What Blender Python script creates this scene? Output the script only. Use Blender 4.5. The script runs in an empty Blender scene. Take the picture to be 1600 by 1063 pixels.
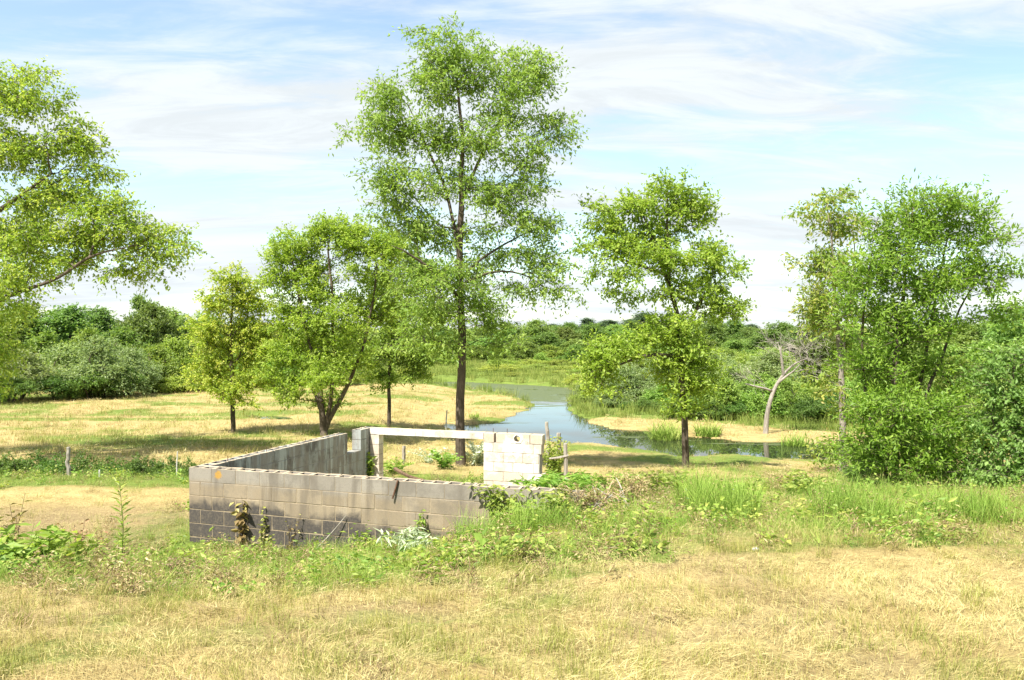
import bpy, math
import numpy as np
from mathutils import Vector, Matrix

scene = bpy.context.scene
RNG = np.random.default_rng(11)

# ------------------------------------------------------------------ camera
F, HZ, CX, CZ = 1272.0, 515.0, 800.0, 4.2      # focal length and horizon in photo pixels, eye height over the water
cam_d = bpy.data.cameras.new('camera')
cam_d.sensor_width = 36.0
cam_d.lens = 36.0 * F / 1600.0
cam_d.clip_start = 0.1
cam_d.clip_end = 3000.0
cam = bpy.data.objects.new('camera', cam_d)
scene.collection.objects.link(cam)
cam.location = (0, 0, CZ)
cam.rotation_euler = (math.radians(90) - math.atan((531.5 - HZ) / F), 0, 0)
scene.camera = cam

# ------------------------------------------------------------------ sky and sun
SUN_EL = math.radians(57)
SUN_H = Vector((-0.60, -0.80, 0)).normalized()      # horizontal direction towards the sun
world = bpy.data.worlds.new('World')
scene.world = world
world.use_nodes = True
nt = world.node_tree
nt.nodes.clear()
def N(t, typ, **kw):
    n = t.nodes.new(typ)
    for k, v in kw.items():
        if k in ('inp',):
            for a, b in v.items():
                n.inputs[a].default_value = b
        else:
            setattr(n, k, v)
    return n
def L(t, a, b): t.links.new(a, b)
out = N(nt, 'ShaderNodeOutputWorld')
bg = N(nt, 'ShaderNodeBackground', inp={'Strength': 0.11})
sky = N(nt, 'ShaderNodeTexSky', sky_type='NISHITA', sun_disc=False, sun_elevation=SUN_EL,
        sun_rotation=math.atan2(SUN_H.x, SUN_H.y), air_density=1.0, dust_density=0.6, ozone_density=1.0)
tc = N(nt, 'ShaderNodeTexCoord')
sep = N(nt, 'ShaderNodeSeparateXYZ')
L(nt, tc.outputs['Generated'], sep.inputs[0])
def M(t, op, a, b=None, clamp=False):
    n = N(t, 'ShaderNodeMath', operation=op, use_clamp=clamp)
    for i, v in enumerate((a, b)):
        if v is None: continue
        if isinstance(v, (int, float)): n.inputs[i].default_value = v
        else: L(t, v, n.inputs[i])
    return n.outputs[0]
zz = M(nt, 'ADD', M(nt, 'MAXIMUM', sep.outputs[2], 0.0), 0.16)
comb = N(nt, 'ShaderNodeCombineXYZ')
L(nt, M(nt, 'DIVIDE', sep.outputs[0], zz), comb.inputs[0])
L(nt, M(nt, 'DIVIDE', sep.outputs[1], zz), comb.inputs[1])
mp = N(nt, 'ShaderNodeMapping')
mp.inputs['Rotation'].default_value = (0, 0, math.radians(-18))
mp.inputs['Scale'].default_value = (0.7, 1.9, 1)
mp.inputs['Location'].default_value = (3.1, 1.35, 0)
L(nt, comb.outputs[0], mp.inputs[0])
n1 = N(nt, 'ShaderNodeTexNoise', inp={'Scale': 0.8, 'Detail': 9.0, 'Roughness': 0.56, 'Distortion': 0.35})
L(nt, mp.outputs[0], n1.inputs['Vector'])
n2 = N(nt, 'ShaderNodeTexNoise', inp={'Scale': 2.6, 'Detail': 8.0, 'Roughness': 0.66, 'Distortion': 0.8})
L(nt, mp.outputs[0], n2.inputs['Vector'])
cr = N(nt, 'ShaderNodeMapRange', interpolation_type='SMOOTHSTEP',
       inp={'From Min': 0.40, 'From Max': 0.56, 'To Min': 0.20, 'To Max': 1.0})
L(nt, M(nt, 'ADD', M(nt, 'MULTIPLY', n1.outputs['Fac'], 0.72), M(nt, 'MULTIPLY', n2.outputs['Fac'], 0.28)), cr.inputs['Value'])
cmix = N(nt, 'ShaderNodeMix', data_type='RGBA')
L(nt, cr.outputs[0], cmix.inputs['Factor'])
tintm = N(nt, 'ShaderNodeMix', data_type='RGBA', blend_type='MULTIPLY', inp={0: 1.0})
L(nt, sky.outputs[0], tintm.inputs['A'])
tintm.inputs['B'].default_value = (0.94, 0.99, 0.94, 1)
L(nt, tintm.outputs['Result'], cmix.inputs['A'])
CLOUD = (3.15, 3.38, 3.52, 1)
cshade = N(nt, 'ShaderNodeMix', data_type='RGBA')
cshade.inputs['A'].default_value = tuple(c * 0.95 for c in CLOUD[:3]) + (1,)
cshade.inputs['B'].default_value = tuple(c * 1.07 for c in CLOUD[:3]) + (1,)
cs2 = N(nt, 'ShaderNodeMapRange', interpolation_type='SMOOTHSTEP', inp={'From Min': 0.38, 'From Max': 0.62})
L(nt, n2.outputs['Fac'], cs2.inputs['Value'])
L(nt, cs2.outputs[0], cshade.inputs['Factor'])
L(nt, cshade.outputs['Result'], cmix.inputs['B'])
L(nt, cmix.outputs['Result'], bg.inputs['Color'])
L(nt, bg.outputs[0], out.inputs['Surface'])

sun_d = bpy.data.lights.new('sun', 'SUN')
sun_d.energy = 4.9
sun_d.angle = math.radians(0.6)
sun_d.color = (1.0, 0.955, 0.86)
sun = bpy.data.objects.new('sun', sun_d)
scene.collection.objects.link(sun)
sdir = Vector((SUN_H.x * math.cos(SUN_EL), SUN_H.y * math.cos(SUN_EL), math.sin(SUN_EL)))
sun.rotation_euler = sdir.to_track_quat('Z', 'Y').to_euler()

vs = scene.view_settings
vs.view_transform = 'Standard'
vs.look = 'None'
vs.exposure = 1.36
vs.gamma = 1.0
vs.use_curve_mapping = False
cy = scene.cycles
cy.use_denoising = True
cy.max_bounces = 6
cy.diffuse_bounces = 3
cy.glossy_bounces = 3
cy.transmission_bounces = 3
cy.transparent_max_bounces = 4
cy.caustics_reflective = False
cy.caustics_refractive = False

# ------------------------------------------------------------------ helpers
C = scene.collection
def mesh_np(name, V, faces, attrs=None, smooth=False):
    """faces: list of int arrays (n,k)."""
    me = bpy.data.meshes.new(name)
    V = np.asarray(V, np.float32)
    me.vertices.add(len(V))
    me.vertices.foreach_set('co', V.ravel())
    loops = np.concatenate([f.ravel() for f in faces]) if faces else np.zeros(0, int)
    tot = np.concatenate([np.full(len(f), f.shape[1]) for f in faces]) if faces else np.zeros(0, int)
    if len(tot):
        me.loops.add(len(loops))
        me.loops.foreach_set('vertex_index', loops.astype(np.int32))
        me.polygons.add(len(tot))
        start = np.concatenate([[0], np.cumsum(tot)[:-1]])
        me.polygons.foreach_set('loop_start', start.astype(np.int32))
        me.polygons.foreach_set('use_smooth', np.full(len(tot), bool(smooth)))
    for k, (typ, arr) in (attrs or {}).items():
        a = me.attributes.new(k, typ, 'POINT')
        a.data.foreach_set('vector' if typ == 'FLOAT_VECTOR' else 'value', np.asarray(arr).ravel())
    me.update(calc_edges=True)
    return me
def obj(name, me, mat=None, parent=None, loc=None, link=True):
    o = bpy.data.objects.new(name, me)
    if mat is not None and me is not None and not me.materials:
        me.materials.append(mat)
    if link: C.objects.link(o)
    if parent is not None: o.parent = parent
    if loc is not None: o.location = loc
    return o
def tag(o, label, cat, group=None, kind=None):
    o['label'] = label
    o['category'] = cat
    if group: o['group'] = group
    if kind: o['kind'] = kind
    return o
def thing(name, label, cat, loc=(0, 0, 0), rz=0, group=None):
    o = bpy.data.objects.new(name, None)
    o.empty_display_size = 0.3
    C.objects.link(o)
    o.location = loc
    o.rotation_euler = (0, 0, rz)
    return tag(o, label, cat, group)
def copy_tree(o, parent=None):
    c = o.copy()
    C.objects.link(c)
    c.parent = parent
    for ch in o.children:
        copy_tree(ch, c)
    return c
def sm(a, b, x):
    t = np.clip((np.asarray(x, float) - a) / (b - a), 0, 1)
    return t * t * (3 - 2 * t)
_tab = np.random.default_rng(5).random((256, 256))
def vnoise(x, y):
    x = np.asarray(x, float); y = np.asarray(y, float)
    xi = np.floor(x).astype(int); yi = np.floor(y).astype(int)
    fx = x - xi; fy = y - yi
    fx = fx * fx * (3 - 2 * fx); fy = fy * fy * (3 - 2 * fy)
    a = _tab[xi & 255, yi & 255]; b = _tab[(xi + 1) & 255, yi & 255]
    c = _tab[xi & 255, (yi + 1) & 255]; d = _tab[(xi + 1) & 255, (yi + 1) & 255]
    return (a * (1 - fx) + b * fx) * (1 - fy) + (c * (1 - fx) + d * fx) * fy
def fbm(x, y, o=4):
    s = 0; a = 0.5
    for i in range(o):
        s = s + a * vnoise(x * 2 ** i + 17.3 * i, y * 2 ** i + 9.1 * i)
        a *= 0.5
    return s / (1 - 0.5 ** o)
def pix(px, py, Z):
    """point of the place that lies Z metres in front of the camera along the view through photo pixel px, py"""
    return np.array([(px - CX) / F * Z, Z, CZ - (py - HZ) / F * Z])
def onplane(px, py, z):
    Z = F * (CZ - z) / (py - HZ)
    return ((px - CX) / F * Z, Z)
def inpoly(x, y, poly):
    x = np.asarray(x, float); y = np.asarray(y, float)
    r = np.zeros(x.shape, bool)
    n = len(poly)
    for i in range(n):
        x0, y0 = poly[i]; x1, y1 = poly[(i + 1) % n]
        c = ((y0 > y) != (y1 > y))
        with np.errstate(divide='ignore', invalid='ignore'):
            xx = (x1 - x0) * (y - y0) / (y1 - y0 + 1e-12) + x0
        r ^= c & (x < xx)
    return r
def polydist(x, y, poly):
    x = np.asarray(x, float); y = np.asarray(y, float)
    d = np.full(x.shape, 1e9)
    n = len(poly)
    for i in range(n):
        a = np.array(poly[i]); b = np.array(poly[(i + 1) % n]); e = b - a
        t = np.clip(((x - a[0]) * e[0] + (y - a[1]) * e[1]) / (e @ e + 1e-12), 0, 1)
        d = np.minimum(d, np.hypot(x - a[0] - t * e[0], y - a[1] - t * e[1]))
    return np.where(inpoly(x, y, poly), -d, d)

# ------------------------------------------------------------------ materials
def newmat(name):
    m = bpy.data.materials.new(name)
    m.use_nodes = True
    t = m.node_tree
    t.nodes.clear()
    o = N(t, 'ShaderNodeOutputMaterial')
    return m, t, o
def ramp(t, fac, stops, interp='LINEAR'):
    r = N(t, 'ShaderNodeValToRGB')
    r.color_ramp.interpolation = interp
    els = r.color_ramp.elements
    while len(els) > 1: els.remove(els[-1])
    els[0].position = stops[0][0]; els[0].color = (*stops[0][1], 1)
    for p, c in stops[1:]:
        e = els.new(p); e.color = (*c, 1)
    L(t, fac, r.inputs[0])
    return r.outputs[0]
def mixc(t, fac, a, b, mode='MIX'):
    n = N(t, 'ShaderNodeMix', data_type='RGBA', blend_type=mode)
    if isinstance(fac, (int, float)): n.inputs['Factor'].default_value = fac
    else: L(t, fac, n.inputs['Factor'])
    for k, v in (('A', a), ('B', b)):
        if isinstance(v, tuple): n.inputs[k].default_value = (*v[:3], 1)
        else: L(t, v, n.inputs[k])
    return n.outputs['Result']
def noise(t, scale, detail=4, rough=0.55, vec=None, dist=0.0):
    n = N(t, 'ShaderNodeTexNoise', inp={'Scale': scale, 'Detail': detail, 'Roughness': rough, 'Distortion': dist})
    if vec is not None: L(t, vec, n.inputs['Vector'])
    return n.outputs['Fac']
def mapr(t, v, a, b, c=0.0, d=1.0):
    n = N(t, 'ShaderNodeMapRange', interpolation_type='SMOOTHSTEP', inp={'From Min': a, 'From Max': b, 'To Min': c, 'To Max': d})
    L(t, v, n.inputs['Value'])
    return n.outputs[0]

def leaf_mat(name, dark, mid, tip, trans=0.35, hue=0.02, val=0.18, rough=0.5):
    """per-leaf tint from the mesh attribute, per-plant shift from the object's random number"""
    m, t, o = newmat(name)
    at = N(t, 'ShaderNodeAttribute', attribute_name='tint')
    col = ramp(t, at.outputs['Fac'], [(0.0, dark), (0.55, mid), (1.0, tip)])
    oi = N(t, 'ShaderNodeObjectInfo')
    hs = N(t, 'ShaderNodeHueSaturation')
    L(t, M(t, 'ADD', M(t, 'MULTIPLY', oi.outputs['Random'], 2 * hue), 0.5 - hue), hs.inputs['Hue'])
    r2 = M(t, 'FRACT', M(t, 'MULTIPLY', oi.outputs['Random'], 7.31))
    L(t, M(t, 'ADD', M(t, 'MULTIPLY', r2, 2 * val), 1 - val), hs.inputs['Value'])
    L(t, col, hs.inputs['Color'])
    pb = N(t, 'ShaderNodeBsdfPrincipled', inp={'Roughness': rough})
    pb.inputs['Specular IOR Level'].default_value = 0.35
    L(t, hs.outputs[0], pb.inputs['Base Color'])
    tr = N(t, 'ShaderNodeBsdfTranslucent')
    L(t, mixc(t, 1.0, hs.outputs[0], (1.35, 1.4, 0.75), 'MULTIPLY'), tr.inputs['Color'])
    mx = N(t, 'ShaderNodeMixShader', inp={0: trans})
    L(t, pb.outputs[0], mx.inputs[1]); L(t, tr.outputs[0], mx.inputs[2])
    L(t, mx.outputs[0], o.inputs[0])
    return m
def bark_mat(name, a, b, scale=9.0):
    m, t, o = newmat(name)
    tcn = N(t, 'ShaderNodeTexCoord')
    mpn = N(t, 'ShaderNodeMapping')
    mpn.inputs['Scale'].default_value = (1, 1, 0.18)
    L(t, tcn.outputs['Object'], mpn.inputs[0])
    n = noise(t, scale * 3, 5, 0.65, mpn.outputs[0], 0.5)
    big = noise(t, 1.7, 3, 0.5, tcn.outputs['Object'])
    col = mixc(t, mapr(t, n, 0.3, 0.7), a, b)
    col = mixc(t, mapr(t, big, 0.45, 0.75, 0, 0.5), col, tuple(min(1, c * 1.6) for c in b))
    pb = N(t, 'ShaderNodeBsdfPrincipled', inp={'Roughness': 0.9})
    pb.inputs['Specular IOR Level'].default_value = 0.15
    L(t, col, pb.inputs['Base Color'])
    bp = N(t, 'ShaderNodeBump', inp={'Strength': 0.8, 'Distance': 0.02})
    L(t, n, bp.inputs['Height']); L(t, bp.outputs[0], pb.inputs['Normal'])
    L(t, pb.outputs[0], o.inputs[0])
    return m
def plain_mat(name, a, b, scale=12, rough=0.85, bump=0.4, dist=0.01):
    m, t, o = newmat(name)
    tcn = N(t, 'ShaderNodeTexCoord')
    n = noise(t, scale, 6, 0.65, tcn.outputs['Object'])
    pb = N(t, 'ShaderNodeBsdfPrincipled', inp={'Roughness': rough})
    pb.inputs['Specular IOR Level'].default_value = 0.2
    L(t, mixc(t, mapr(t, n, 0.3, 0.7), a, b), pb.inputs['Base Color'])
    bp = N(t, 'ShaderNodeBump', inp={'Strength': bump, 'Distance': dist})
    L(t, n, bp.inputs['Height']); L(t, bp.outputs[0], pb.inputs['Normal'])
    L(t, pb.outputs[0], o.inputs[0])
    return m
def grass_mat(name, cols, patch=0.5, trans=0.25):
    """blade colour: per-blade tint, per-tuft random number, broad patches over the place"""
    m, t, o = newmat(name)
    at = N(t, 'ShaderNodeAttribute', attribute_name='tint')
    geo = N(t, 'ShaderNodeNewGeometry')
    oi = N(t, 'ShaderNodeObjectInfo')
    pn = noise(t, patch, 3, 0.55, geo.outputs['Position'])
    f = M(t, 'ADD', M(t, 'MULTIPLY', at.outputs['Fac'], 0.34), M(t, 'MULTIPLY', oi.outputs['Random'], 0.30))
    f = M(t, 'ADD', f, mapr(t, pn, 0.3, 0.7, 0.0, 0.36))
    col = ramp(t, f, cols)
    pb = N(t, 'ShaderNodeBsdfPrincipled', inp={'Roughness': 0.6})
    pb.inputs['Specular IOR Level'].default_value = 0.25
    L(t, col, pb.inputs['Base Color'])
    tr = N(t, 'ShaderNodeBsdfTranslucent')
    L(t, col, tr.inputs['Color'])
    mx = N(t, 'ShaderNodeMixShader', inp={0: trans})
    L(t, pb.outputs[0], mx.inputs[1]); L(t, tr.outputs[0], mx.inputs[2])
    L(t, mx.outputs[0], o.inputs[0])
    return m

BARK = bark_mat('bark_grey_brown', (0.045, 0.035, 0.025), (0.125, 0.10, 0.075))
BARK_DEAD = bark_mat('bark_dead', (0.18, 0.155, 0.13), (0.33, 0.295, 0.255))
BARK_PALE = bark_mat('bark_pale', (0.15, 0.125, 0.10), (0.30, 0.265, 0.22))

# ------------------------------------------------------------------ lie of the land
TH = math.radians(18.5)
RU = np.array([math.cos(TH), -math.sin(TH)])     # along the front wall
RV = np.array([math.sin(TH), math.cos(TH)])      # along the side wall
RC = np.array([-4.74, 11.91])                    # outer front corner of the ruin
WALL_TOP = 2.18
ROOM_Z = 0.93
W_PIX = [(694, 661), (730, 664), (782, 662), (800, 650), (824, 641), (832, 631), (812, 622), (770, 612), (700, 606), (640, 601),
         (640, 597), (720, 597), (800, 601), (884, 606), (900, 616), (886, 640), (908, 655), (960, 671), (1023, 675), (1089, 683),
         (1169, 690), (1265, 694), (1330, 695), (1330, 716), (1276, 718), (1210, 719), (1150, 712), (1072, 714), (1001, 704),
         (924, 693), (890, 694), (850, 688), (760, 681), (700, 673)]
WATER = [onplane(a, b, 0.0) for a, b in W_PIX]
SPIT = [onplane(a, b, 0.2) for a, b in [(905, 654), (962, 671), (1023, 675), (1089, 683), (1169, 690), (1265, 694), (1360, 692),
        (1360, 671), (1250, 669), (1150, 660), (1040, 652), (940, 648)]]
PUDDLE = [onplane(a, b, 0.42) for a, b in [(392, 650), (440, 652), (452, 656), (412, 655)]]
FIELD = [onplane(a, b, 0.12) for a, b in [(-500, 655), (0, 627), (80, 613), (250, 608), (300, 604), (420, 600), (560, 606), (650, 606),
         (700, 608), (770, 614), (836, 630), (836, 645), (800, 668), (900, 682), (930, 682), (1080, 698), (1230, 706),
         (1400, 706), (1400, 760), (-500, 780)]]
def ter0(x, y):
    x = np.asarray(x, float); y = np.asarray(y, float)
    r = np.interp(y, [-30, 0, 4, 6.5, 9.5, 11, 13, 16, 20, 24.5, 32, 60, 90, 160, 400, 900],
                  [3.0, 2.72, 2.6, 2.46, 2.14, 2.0, 1.55, 1.08, 0.76, 0.13, 0.09, 0.13, 0.3, 0.6, 2.0, 4.0])
    l = np.interp(y, [-30, 0, 4, 6.5, 9, 11.5, 14, 18, 22, 30, 45, 60, 90, 160, 400, 900],
                  [3.0, 2.7, 2.55, 2.16, 1.50, 1.10, 1.02, 0.95, 0.76, 0.52, 0.42, 0.36, 0.4, 0.7, 2.0, 4.0])
    s = np.maximum(sm(-2.4, 1.9, x), sm(-6.6, -3.0, x) * sm(20, 25, y))
    z = l * (1 - s) + r * s
    return z
def room_uv(x, y):
    dx = np.asarray(x, float) - RC[0]; dy = np.asarray(y, float) - RC[1]
    return dx * RU[0] + dy * RU[1], dx * RV[0] + dy * RV[1]
def ditch(x, y):
    c = 19.3 + 0.25 * np.sin(np.asarray(x) * 0.5)
    return np.exp(-((np.asarray(y) - c) / 0.75) ** 2) * sm(-6.3, -8.0, x)
def terrain(x, y, rough=True):
    x = np.asarray(x, float); y = np.asarray(y, float)
    z = ter0(x, y)
    u, v = room_uv(x, y)
    inside = sm(0.02, 0.14, v) * sm(0.02, 0.14, u) * sm(4.4, 2.9 , u - 0.25 * v) * sm(8.0, 5.6, v)
    z = z * (1 - inside) + np.minimum(z, ROOM_Z) * inside
    z = z - 0.75 * ditch(x, y)
    near = sm(45, 8, y)
    if rough:
        z = z + (fbm(x * 0.55, y * 0.55, 3) - 0.5) * (0.16 - 0.10 * sm(22, 26, y)) * (1 - 0.5 * sm(7, 4, y)) + (vnoise(x * 3.1, y * 3.1) - 0.5) * 0.05 * near
        z = z + sm(90, 160, y) * (fbm(x * 0.02, y * 0.02, 3) - 0.4) * 2.0
    far = (y > 24) & (y < 75)
    d = np.full(x.shape, 9.0)
    if np.any(far):
        xf = x[far] if x.ndim else x; yf = y[far] if y.ndim else y
        wob = (fbm(np.asarray(xf) * 0.9, np.asarray(yf) * 0.9, 3) - 0.5) * 0.9
        dd = polydist(xf, yf, WATER) + wob
        if x.ndim: d[far] = dd
        else: d = dd
    low = np.where(d < 0, -0.10 + np.maximum(d * 0.5, -0.5), 0)
    k = sm(0.0, 0.8, d)
    z = np.where(d < 0.8, (0.03 + (z - 0.03) * k) * (d >= 0) + np.where(d < 0, low, 0), z)
    dp = polydist(x, y, PUDDLE)
    z = np.where(dp < 0.5, 0.33 + (z - 0.33) * sm(0.0, 0.5, dp), z)
    return z
def tz(x, y): return float(terrain(np.array([float(x)]), np.array([float(y)]))[0])
def ground_at(px, Z):
    x = (px - CX) / F * Z
    return np.array([x, Z, tz(x, Z)])
def greenness(x, y):
    """how much of the ground cover is living green rather than cut straw"""
    x = np.asarray(x, float); y = np.asarray(y, float)
    n = fbm(x * 0.35 + 3, y * 0.35, 4); n2 = fbm(x * 1.3, y * 1.3 + 8, 3)
    g = 0.10 + (0.48 - 0.26 * sm(7, 5, y)) * sm(0.50, 0.68, n) + 0.22 * sm(0.5, 0.7, n2)
    front = 6.25 + 0.9 * (fbm(x * 0.6, y * 0 + 2.0, 2) - 0.5) - 0.35 * sm(0, -4, x)
    band = sm(front - 0.35, front + 0.5, y) * (sm(16.5, 13.0, y) + 0.75 * sm(21.0, 18.0, y) * (1 - sm(16.5, 13.0, y)) * sm(0.8, 3.0, x))
    lft = sm(-5.2, -6.5, x) * sm(10.6, 12.2, y)
    band = band * (1 - lft)
    g = np.maximum(g * sm(0, 1, 1 - 0.0 * g), band * (0.50 + 0.45 * sm(0.36, 0.58, n2)))
    strip = sm(15.8, 16.8, y) * sm(20.6, 19.4, y) * sm(-5.0, -6.5, x)
    g = np.maximum(g, strip * 0.85)
    pu, pv = room_uv(x, y)
    rm = sm(0, .3, pv) * sm(0, .3, pu) * sm(3.6, 3.0, pu) * sm(7.4, 6.6, pv)
    g = g * (1 - rm) + rm * (0.2 + 0.7 * sm(5.4, 6.2, pv))
    fld = inpoly(x, y, FIELD) & (y > 20)
    st = vnoise(x * 0.12 + 5, y * 0.9)
    fg = 0.20 + 0.5 * sm(0.44, 0.62, n) * sm(0.25, 0.55, st) + 0.15 * sm(0.45, 0.6, n2)
    g = np.where(fld & ~((x > 0.8) & (y < 21)), fg, g)
    sp = inpoly(x, y, SPIT)
    g = np.where((y > 27) & ~fld, 0.95, g)
    g = np.where(sp, 0.06 + 0.3 * sm(0.55, 0.7, n2), g)
    return np.clip(g, 0, 1)
def soil(x, y):
    x = np.asarray(x, float); y = np.asarray(y, float)
    a = sm(-4.6, -5.6, x) * sm(10.2, 11.0, y) * sm(15.5, 14.0, y)
    b = 0.4 * sm(0.60, 0.72, fbm(x * 1.2 + 50, y * 1.2 + 20, 4)) * sm(9.5, 7.5, y)
    return np.clip(np.maximum(a * (0.35 + 0.6 * fbm(x * 0.8, y * 0.8, 3)), b), 0, 1)

# ground sheet: rows get wider apart with distance
rows = [-30, -20, -12, -6, -2, 0.5]
yv, st = 2.0, 0.05
while yv < 900:
    rows.append(yv)
    yv += st * (1 + 0) if yv < 6 else max(0.05, 0.0095 * yv) if yv < 75 else 0.03 * yv
rows = np.array(rows)
tcol = np.concatenate([[-12, -7, -4, -2.6, -1.9, -1.5], np.linspace(-1.25, 1.25, 300), [1.5, 1.9, 2.6, 4, 7, 12]])
GX = tcol[None, :] * (np.maximum(rows, 2)[:, None] * 0.68 + 2.0)
GY = np.repeat(rows[:, None], len(tcol), 1)
gx, gy = GX.ravel(), GY.ravel()
gz = terrain(gx, gy)
gz += (vnoise(gx * 9, gy * 9) - 0.5) * 0.03 * sm(20, 6, gy)
nr, nc = GX.shape
idx = np.arange(nr * nc).reshape(nr, nc)
quads = np.stack([idx[:-1, :-1], idx[:-1, 1:], idx[1:, 1:], idx[1:, :-1]], -1).reshape(-1, 4)
me = mesh_np('ground', np.stack([gx, gy, gz], 1), [quads],
             {'green': ('FLOAT', greenness(gx, gy)), 'soil': ('FLOAT', soil(gx, gy))}, smooth=True)
m, t, o = newmat('ground_cover')
geo = N(t, 'ShaderNodeNewGeometry')
ga = N(t, 'ShaderNodeAttribute', attribute_name='green')
sa = N(t, 'ShaderNodeAttribute', attribute_name='soil')
mpn = N(t, 'ShaderNodeMapping')
mpn.inputs['Scale'].default_value = (0.5, 1.6, 1)
L(t, geo.outputs['Position'], mpn.inputs[0])
fine = noise(t, 22, 6, 0.7, geo.outputs['Position'])
mid = noise(t, 2.3, 5, 0.6, mpn.outputs[0], 0.6)
straw = ramp(t, M(t, 'ADD', M(t, 'MULTIPLY', fine, 0.55), M(t, 'MULTIPLY', mid, 0.45)),
             [(0.28, (0.17, 0.12, 0.05)), (0.46, (0.33, 0.25, 0.105)), (0.62, (0.44, 0.355, 0.16)), (0.8, (0.52, 0.435, 0.22))])
green = ramp(t, M(t, 'ADD', M(t, 'MULTIPLY', fine, 0.6), M(t, 'MULTIPLY', mid, 0.4)),
             [(0.28, (0.05, 0.075, 0.016)), (0.5, (0.13, 0.18, 0.035)), (0.75, (0.26, 0.30, 0.07))])
earth = ramp(t, fine, [(0.3, (0.12, 0.085, 0.05)), (0.7, (0.30, 0.22, 0.13))])
gf = mapr(t, M(t, 'ADD', ga.outputs['Fac'], M(t, 'MULTIPLY', M(t, 'SUBTRACT', mid, 0.5), 0.9)), 0.25, 0.75)
col = mixc(t, gf, straw, green)
col = mixc(t, M(t, 'MULTIPLY', sa.outputs['Fac'], 0.85), col, earth)
pb = N(t, 'ShaderNodeBsdfPrincipled', inp={'Roughness': 0.95})
pb.inputs['Specular IOR Level'].default_value = 0.1
L(t, col, pb.inputs['Base Color'])
bp = N(t, 'ShaderNodeBump', inp={'Strength': 0.9, 'Distance': 0.05})
L(t, fine, bp.inputs['Height']); L(t, bp.outputs[0], pb.inputs['Normal'])
L(t, pb.outputs[0], o.inputs[0])
g = obj('ground', me, m)
g['kind'] = 'structure'

# water sheet at z = 0, a little larger than the pond; the banks close over its rim
wx = [p[0] for p in WATER]; wy = [p[1] for p in WATER]
xs = np.linspace(min(wx) - 2, max(wx) + 2, 60); ys = np.linspace(min(wy) - 2, max(wy) + 3, 50)
WX, WY = np.meshgrid(xs, ys)
idx = np.arange(WX.size).reshape(WX.shape)
quads = np.stack([idx[:-1, :-1], idx[:-1, 1:], idx[1:, 1:], idx[1:, :-1]], -1).reshape(-1, 4)
cen = np.stack([WX.ravel(), WY.ravel()], 1)[quads].mean(1)
keep = polydist(cen[:, 0], cen[:, 1], WATER) < 1.2
me = mesh_np('water', np.stack([WX.ravel(), WY.ravel(), np.zeros(WX.size)], 1), [quads[keep]])
m, t, o = newmat('pond_water')
geo = N(t, 'ShaderNodeNewGeometry')
sp = N(t, 'ShaderNodeSeparateXYZ'); L(t, geo.outputs['Position'], sp.inputs[0])
mpn = N(t, 'ShaderNodeMapping'); mpn.inputs['Scale'].default_value = (0.35, 1.1, 1)
L(t, geo.outputs['Position'], mpn.inputs[0])
weed = noise(t, 0.8, 6, 0.65, mpn.outputs[0], 1.0)
far_weed_refl = mapr(t, sp.outputs[1], 40, 53, 0.02, 0.27)  # far green is duckweed plus the bank's reflection painted into the colour
sc = mapr(t, M(t, 'ADD', weed, far_weed_refl), 0.62, 0.70)
pb = N(t, 'ShaderNodeBsdfPrincipled', inp={'Roughness': 0.0, 'IOR': 1.42})
pb.inputs['Base Color'].default_value = (0.022, 0.028, 0.014, 1)
pd = N(t, 'ShaderNodeBsdfPrincipled', inp={'Roughness': 0.6})
L(t, ramp(t, noise(t, 6, 4, 0.6, geo.outputs['Position']), [(0.3, (0.04, 0.06, 0.015)), (0.7, (0.105, 0.125, 0.035))]), pd.inputs['Base Color'])
mx = N(t, 'ShaderNodeMixShader'); L(t, sc, mx.inputs[0])
L(t, pb.outputs[0], mx.inputs[1]); L(t, pd.outputs[0], mx.inputs[2]); L(t, mx.outputs[0], o.inputs[0])
w = obj('water', me, m)
w['kind'] = 'structure'
px_ = [p[0] for p in PUDDLE]; py_ = [p[1] for p in PUDDLE]
me = mesh_np('puddle_water', [(min(px_) - .3, min(py_) - .3, 0.41), (max(px_) + .3, min(py_) - .3, 0.41), (max(px_) + .3, max(py_) + .3, 0.41), (min(px_) - .3, max(py_) + .3, 0.41)],
             [np.array([[0, 1, 2, 3]])])
w = obj('puddle_water', me, m)
w['kind'] = 'structure'

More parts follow.
